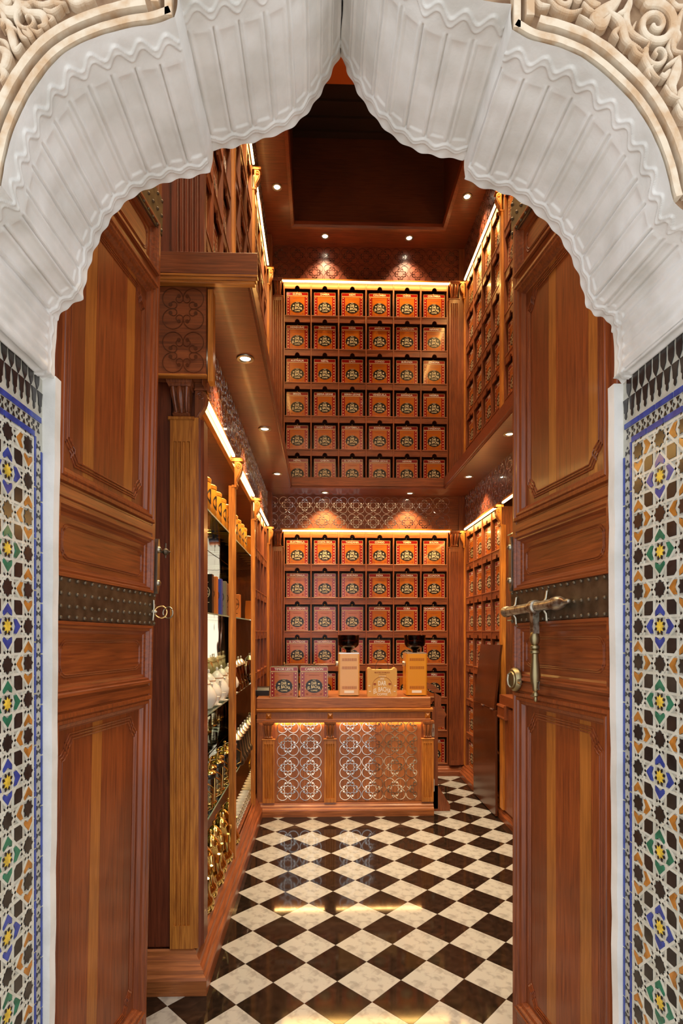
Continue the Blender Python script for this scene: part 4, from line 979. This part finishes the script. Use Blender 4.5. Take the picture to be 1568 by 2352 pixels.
# things on the counter
tin('TIMOR LESTE',(at(652,1600,4.66).x,4.660,.992),0,'coffee tin lettered Timor Leste at the left front of the counter','tins on the counter')
tin('CAMEROON',(at(721,1600,4.66).x,4.660,.992),0,'coffee tin lettered Cameroon on the counter, left of both grinders','tins on the counter')
def grinder(x,y,m,label):
    t=thing('coffee_grinder',label,'grinder',(x,y,.992),0,'coffee grinders on the counter'); w_=.090; H=.365
    g=G(); n=[]; P=[(-w_,.012),(-w_+.012,0),(w_-.012,0),(w_,.012),(w_,.20),(-w_,.20)]; g.prism(P,.008,H,'z',m); part('body',g,t)
    g=G(); g.box(-w_+.004,w_-.004,.004,.19,H,H+.008,'steel'); part('top_plate',g,t)
    for zz in (.075,.245,.315):
        g=G(); 
        for k in range(16): x_=-.060+.008*k; g.box(x_,x_+.0035,-.0012,.0,zz-.012,zz+.012,'rust_print')
        part('vent_slots',g,t)
    g=G(); g.box(-.042,.042,-.0015,.0,.028,.050,'white'); part('rating_label',g,t)
    for sx in (-1,1):
        g=G(); g.lathe([(.012,0),(.012,.008)],'rubber',(sx*.06,.04,0),10); part('foot',g,t)
    g=G(); g.lathe([(.020,0),(.024,.02),(.040,.03),(.070,.045),(.088,.065),(.092,.09),(.094,.145),(.097,.150),(.094,.152),(.090,.145),(.086,.09),(.060,.05),(.010,.03)],'hopper',(0,.10,H+.008),28); part('bean_hopper',g,t,smooth=True)
    g=G(); g.lathe([(.003,0),(.055,.048),(.080,.072),(.084,.098),(.05,.106),(.001,.11)],'black',(0,.10,H+.008),20); part('coffee_beans',g,t,smooth=True)
    g=G(); g.lathe([(.014,.0),(.024,-.004),(.026,-.02),(.022,-.026)],'steel',(-w_,.06,.275),18,'x'); part('side_knob',g,t,smooth=True)
    return t
grinder(at(801,1550,4.78).x,4.74,'enamel_reflection','coffee grinder, reflection coloured tan, with a half full hopper on the counter'); grinder(at(955,1550,4.78).x,4.74,'orange_enamel','bright orange coffee grinder at the right end of the counter')
t=thing('paper_bag','ochre paper carrier bag with white lettering standing between the two grinders','bag',(at(877,1600,4.75).x,4.73,.992),0)
g=G(); bw=.127; bh=.235; P=[(-bw,0),(bw,0)]+[(bw,bh-.01),(bw-.004,bh+.004),(bw-.014,bh+.010),(bw-.030,bh+.006),(bw-.036,bh-.004),(bw-.05,bh-.008),(-bw+.05,bh-.008),(-bw+.036,bh-.004),(-bw+.030,bh+.006),(-bw+.014,bh+.010),(-bw+.004,bh+.004),(-bw,bh-.01)]
g.prism(P,0,.09,'y','bag'); part('bag_body',g,t)
g=G(); g.text('MAITRE DE MOKA',0,.205,.012,-.001,'rust_print',.17); g.text('COFFEE ROASTERS',0,.190,.006,-.001,'rust_print',.12)
for k in range(5): g.disc(-.024+.012*k,.172,.0035,-.0015,0,'white',6)
g.text('1910',0,.152,.013,-.001,'white'); g.box(-.022,.022,-.0015,0,.140,.1415,'white'); g.text('DAR',0,.113,.040,-.001,'white',.070); g.text('EL BACHA',0,.062,.042,-.001,'white',.150,arch=.022); g.text('COFFEE',0,.018,.020,-.001,'white',.090)
for sx in (-1,1):
    g.disc(sx*.064,.106,.009,-.0015,0,'rust_print',10,1.4); g.box(sx*.112-.008,sx*.112+.008,-.0015,0,.088,.094,'white'); g.box(sx*.106-.008,sx*.106+.008,-.0015,0,.040,.046,'white')
g.ribbon([(.085*cos(a),.085+.085*sin(a)) for a in [pi*k/20 for k in range(-2,23)]],.0025,-.0012,0,'rust_print'); part('printed_lettering',g,t)
g=G(); g.tube([(.055*cos(a)*(1+.1*sin(a)),.03,.225+.095*sin(a)) for a in [pi*k/16 for k in range(17)]],.0022,'black',6); part('handle',g,t,smooth=True)
t=thing('card_printer','low black receipt printer at the far left of the counter','printer',(at(602,1600,4.85).x,4.80,.992))
g=G(); g.zloft([(0,-.065,.065,0,.16),(.045,-.065,.065,0,.16),(.065,-.062,.062,.03,.155),(.068,-.058,.058,.035,.15)],'black'); part('case',g,t); g=G(); g.box(-.045,.045,-.002,.0,.032,.037,'rubber'); part('paper_slot',g,t)
# ---- folded flap + side cabinet on the right
t=thing('counter_flap','dark smooth wooden counter flap folded upright against the right shelving','flap',(0,0,0))
g=G(); g.box(1.452,1.470,4.56,5.22,.01,.885,'flap'); part('lower_leaf',g,t)
g=G(); g.add([(1.452,4.60,.895),(1.470,4.60,.895),(1.470,5.20,.895),(1.452,5.20,.895),(1.462,4.46,1.44),(1.480,4.46,1.44),(1.480,5.02,1.43),(1.462,5.02,1.43)],[(0,3,2,1),(4,5,6,7),(0,1,5,4),(1,2,6,5),(2,3,7,6),(3,0,4,7)],'flap'); part('upper_leaf',g,t)
for y in (4.66,4.92): 
    g=G(); g.lathe([(.006,-.03),(.007,0),(.006,.03)],'steel',(1.449,y,.89),8,'y'); part('hinge',g,t)
t=thing('side_cabinet','low wooden return cabinet with moulded cap against the right wall beyond the flap','cabinet',(0,0,0))
g=G(); g.box(1.49,1.60,3.5,4.52,.10,.93,'wood_z'); g.box(1.475,1.60,4.44,4.52,.10,.84,'gold_z'); part('body',g,t)
g=G(); g.prism([(1.56,.84),(1.462,.84),(1.455,.85),(1.460,.865),(1.460,.93),(1.452,.94),(1.458,.955),(1.56,.955)],4.36,4.53,'y','wood_z'); g.box(1.475,1.60,3.5,4.53,.955,1.03,'wood_x'); part('cap_moulding',g,t)
# ================================================================== DISPLAY CASES
# left vitrine
t=thing('display_case','open display case with mirrored back and glass shelves along the left wall','display case',(0,0,0))
g=G(); g.box(-.86,-.85,2.50,4.47,.16,2.66,'mirror'); g.box(-.85,-.56,4.455,4.465,.16,2.66,'mirror'); part('mirror_back',g,t)
g=G(); g.box(-.85,-.56,2.47,4.465,.14,.165,'wood_x'); part('deck',g,t)
for zz in (.61,1.135,1.645,2.165):
    for a,b in ((2.56,3.455),(3.475,4.45)):
        g=G(); g.box(-.845,-.567,a,b,zz-.008,zz,'glass'); g.box(-.567,-.565,a,b,zz-.008,zz,'glass_edge'); part('glass_shelf',g,t)
g=G(); g.box(-.86,-.556,2.48,4.50,2.645,2.66,'wood_x'); g.box(-.575,-.552,2.48,4.50,2.60,2.645,'gold_y'); g.box(-.90,-.86,2.48,4.53,.12,2.68,'red_z'); g.box(-.90,XL,2.46,2.47,.14,2.66,'red_z'); part('carcass',g,t)
t=thing('display_case','mirrored display case with glass shelves on the right wall, glimpsed past the door','display case',(0,0,0))
g=G(); g.box(1.80,1.81,3.3,4.62,.16,2.66,'mirror'); part('mirror_back',g,t)
g=G(); g.box(1.57,1.80,3.3,4.62,.12,.16,'wood_x'); part('deck',g,t)
for zz in (1.135,1.645,2.0,2.36):
    g=G(); g.box(1.572,1.80,3.3,4.61,zz-.008,zz,'glass'); g.box(1.570,1.572,3.3,4.61,zz-.008,zz,'glass_edge'); part('glass_shelf',g,t)
def lathe_thing(name,label,cat,loc,parts_,group=None,rz=0):
    t=thing(name,label,cat,loc,rz,group)
    for nm,prof,mt,c in parts_:
        g=G(); g.lathe(prof,mt,c,20); part(nm,g,t,smooth=True)
    return t
can=[('can_body',[(.056,0),(.058,.003),(.058,.150),(.056,.153)],'canister',(0,0,0)),('lid',[(.059,0),(.060,.018),(.054,.024),(.010,.026),(.001,.027)],'canister',(0,0,.153))]
Xc=-.625
for z_,lv in ((2.165,'top'),):
    for i in range(11):
        y=2.72+.155*i
        t=lathe_thing('canister','orange coffee canister on the top glass shelf, %s from the entrance'%ORD[i],'canister',(Xc,y,z_),can,'orange canisters on the top glass shelf')
        g=G(); n=9; P=[]; vs=[];
        for k in range(n):
            for q in range(n):
                pass
        # oval badge wrapped on the can, facing the room and the entrance
        for ang in (-.5,-2.0):
            vs=[];fs=[]
            for k in range(20):
                a=2*pi*k/20; th=ang+.62*cos(a)+.45; vs.append((.0588*cos(th),.0588*sin(th),.080+.040*sin(a)))
            th=ang+.45; vs.append((.0592*cos(th),.0592*sin(th),.080)); fs=[(k,(k+1)%20,20) for k in range(20)]; g.add(vs,fs,'emblem_black')
        part('oval_badge',g,t)
for i in range(4):
    lathe_thing('canister','orange canister on the right display shelf, %s from the back'%ORD[i],'canister',(1.66,4.52-.15*i,2.0),can,'orange canisters in the right display case')
# books / slim cartons on the third shelf
bk=[('black','emblem_black'),('orange','book_orange'),('blue','book_blue'),('olive grey','book_olive'),('salmon','book_salmon')]
for i,(nm,mt) in enumerate(bk):
    w_,h_=.062,.205; px=[474,485,496,507,518][i]; y=.60*1270/(736-px)
    t=thing('coffee_carton','%s carton with oval emblem on the middle glass shelf'%nm,'carton',(-.60,y,1.645),0,'row of coloured cartons on the glass shelf')
    g=G(); g.bbox(-.032,.032,0,.05,0,h_,mt,.002); part('carton_body',g,t)
    g=G(); c_='cream' if i==0 else 'emblem_black'; g.ribbon([(.020*cos(a),.11+.030*sin(a)) for a in [2*pi*k/18 for k in range(18)]],.003,-.0012,0,c_,True); g.text('DAR',0,.116,.012,-.001,c_,.03); g.text('EL BACHA',0,.100,.010,-.001,c_,.034); g.box(-.018,.018,-.001,0,.055,.058,c_); g.box(-.014,.014,-.001,0,.160,.163,c_); part('printed_emblem',g,t)
t=thing('coffee_carton','large orange carton with lettering on the middle glass shelf, second bay','carton',(-.615,3.98,1.645),0)
g=G(); g.bbox(-.045,.035,0,.06,0,.17,'book_orange',.002); part('carton_body',g,t); g=G(); g.text('BACHA',-.003,.10,.020,-.001,'emblem_black',.066); g.ribbon([(-.003+.034*cos(a),.10+.042*sin(a)) for a in [2*pi*k/18 for k in range(18)]],.003,-.0012,0,'emblem_black',True); g.box(-.03,.02,-.001,0,.03,.034,'emblem_black'); part('printed_emblem',g,t)
# teapots
def teapot(loc,label,group,m,trim,s=1.0,rz=0,tall=False,name='teapot'):
    t=thing(name,label,'pot',loc,rz,group)
    prof=[(.030,0),(.045,.004),(.062,.035),(.064,.060),(.052,.090),(.036,.108),(.033,.118)] if not tall else [(.048,0),(.056,.006),(.058,.03),(.050,.045),(.044,.055),(.034,.12),(.028,.15),(.030,.16),(.034,.165)]
    top=prof[-1][1]
    g=G(); g.lathe([(r*s,z*s) for r,z in prof],m,seg=22); part('pot_body',g,t,smooth=True)
    g=G(); g.lathe([((prof[-1][0]+.003)*s,top*s),(.030*s,(top+.012)*s),(.012*s,(top+.032)*s),(.004*s,(top+.036)*s),(.007*s,(top+.044)*s),(.006*s,(top+.052)*s),(.001*s,(top+.056)*s)],trim if tall else m,seg=18); part('lid',g,t,smooth=True)
    hb=top*.75
    g=G(); g.tube([(-.045*s,0,hb*.35*s),(-.085*s,0,hb*.5*s),(-.092*s,0,hb*.95*s),(-.070*s,0,hb*1.22*s),(-.036*s,0,hb*1.18*s)],.0055*s,trim,8); part('handle',g,t,smooth=True)
    g=G(); g.tube([(.05*s,0,hb*.45*s),(.075*s,0,hb*.6*s),(.085*s,0,hb*.95*s),(.100*s,0,hb*1.25*s)],lambda q:(.012-.006*q)*s,m,8); part('spout',g,t,smooth=True)
    g=G(); g.lathe([((prof[-1][0]+.001)*s,(top-.004)*s),((prof[-1][0]+.003)*s,(top-.001)*s),((prof[-1][0]+.001)*s,(top+.002)*s)],trim,seg=22,caps=False); part('rim_band',g,t,smooth=True)
    return t
for i in range(6): teapot((-.63-.01*(i%2),2.98+.20*i,1.135),'white porcelain teapot with tan rim on the second glass shelf, %s from the entrance'%ORD[i],'white teapots on the glass shelf','porcelain','canister',1.15,radians(-70))
for i in range(4):
    t=lathe_thing('cup_and_saucer','white cup on a saucer beside the white teapots, %s from the entrance'%ORD[i],'cup',(-.595,3.09+.20*i,1.135),[('saucer',[(.020,0),(.045,.008),(.047,.010),(.020,.004)],'porcelain',(0,0,0)),('cup',[(.018,.006),(.028,.02),(.034,.045),(.036,.052),(.033,.050),(.026,.02),(.001,.012)],'porcelain',(0,0,0))],'white cups on the glass shelf')
for i in range(4): teapot((-.605,3.80+.135*i,1.135),'amber glass carafe with chrome edge on the second glass shelf, %s of four'%ORD[i],'amber carafes on the glass shelf','amber','steel',1.05,radians(-80),True,'carafe')
# french presses on shelf .61
def press(loc,label):
    t=thing('french_press',label,'coffee press',loc,radians(20),'brass coffee presses on the glass shelf')
    g=G(); g.lathe([(.044,0),(.046,.004),(.044,.010),(.040,.016)],'gold',seg=22); part('base',g,t,smooth=True)
    g=G(); g.lathe([(.038,.012),(.038,.15)],'glass_clear',seg=22); part('glass_beaker',g,t,smooth=True)
    g=G(); g.lathe([(.041,.138),(.042,.140),(.042,.160),(.041,.162)],'emblem_black',seg=22); part('collar',g,t,smooth=True)
    g=G(); g.lathe([(.043,.162),(.043,.168),(.034,.176),(.006,.180),(.003,.182),(.003,.200),(.009,.203),(.010,.212),(.002,.218)],'gold',seg=22); part('plunger_lid',g,t,smooth=True)
    for k in range(4):
        a=pi/4+k*pi/2; g=G(); g.tube([(.040*cos(a),.040*sin(a),.01),(.040*cos(a),.040*sin(a),.14)],.0022,'gold',6); part('cage_bar',g,t)
    g=G(); g.tube([(.040,0,.03),(.068,0,.04),(.070,0,.11),(.040,0,.135)],.004,'gold',8); part('handle',g,t,smooth=True)
for i in range(9): press((-.615-.02*(i%2),2.80+.125*i,.61),'brass and glass coffee press on the third glass shelf, %s from the entrance'%ORD[i])
for i in range(5): teapot((-.60,3.92+.115*i,.61),'black tall teapot on the lower glass shelf, %s from the entrance'%ORD[i],'black teapots on the glass shelf','emblem_black','steel',1.1,radians(-80),True,'tall_pot')
# bottom: gold coffee pots & cups
for i in range(8): teapot((-.615+.01*(i%2),2.62+.145*i,.165),'gold coffee pot on the bottom deck, %s from the entrance'%ORD[i],'gold pots on the bottom deck','gold','gold',1.35,radians(-60),True,'tall_pot')
for i in range(10):
    lathe_thing('stacked_bowls','white porcelain bowls stacked on the bottom deck, %s from the entrance'%ORD[i],'bowl',(-.605,3.74+.075*i,.165),[('bowl',[(.016,0),(.030,.012),(.037,.040),(.034,.040),(.02,.01)],'porcelain',(0,0,0)),('bowl',[(.016,0),(.030,.012),(.037,.040),(.034,.040),(.02,.01)],'beige_cup',(0,0,.036)),('bowl',[(.016,0),(.030,.012),(.037,.040),(.034,.040),(.02,.01)],'porcelain',(0,0,.072))],'white bowls on the bottom deck')
for i in range(4): teapot((1.64,4.50-.2*i,1.135),'gold pot in the right display case, %s from the back'%ORD[i],'gold pots in the right display case','gold','gold',1.1,radians(90),True,'tall_pot')
for i in range(4): teapot((1.64,4.50-.2*i,.165),'gold pot at the bottom of the right display case, %s from the back'%ORD[i],'low gold pots in the right display case','gold','gold',1.6,radians(90),True,'tall_pot')
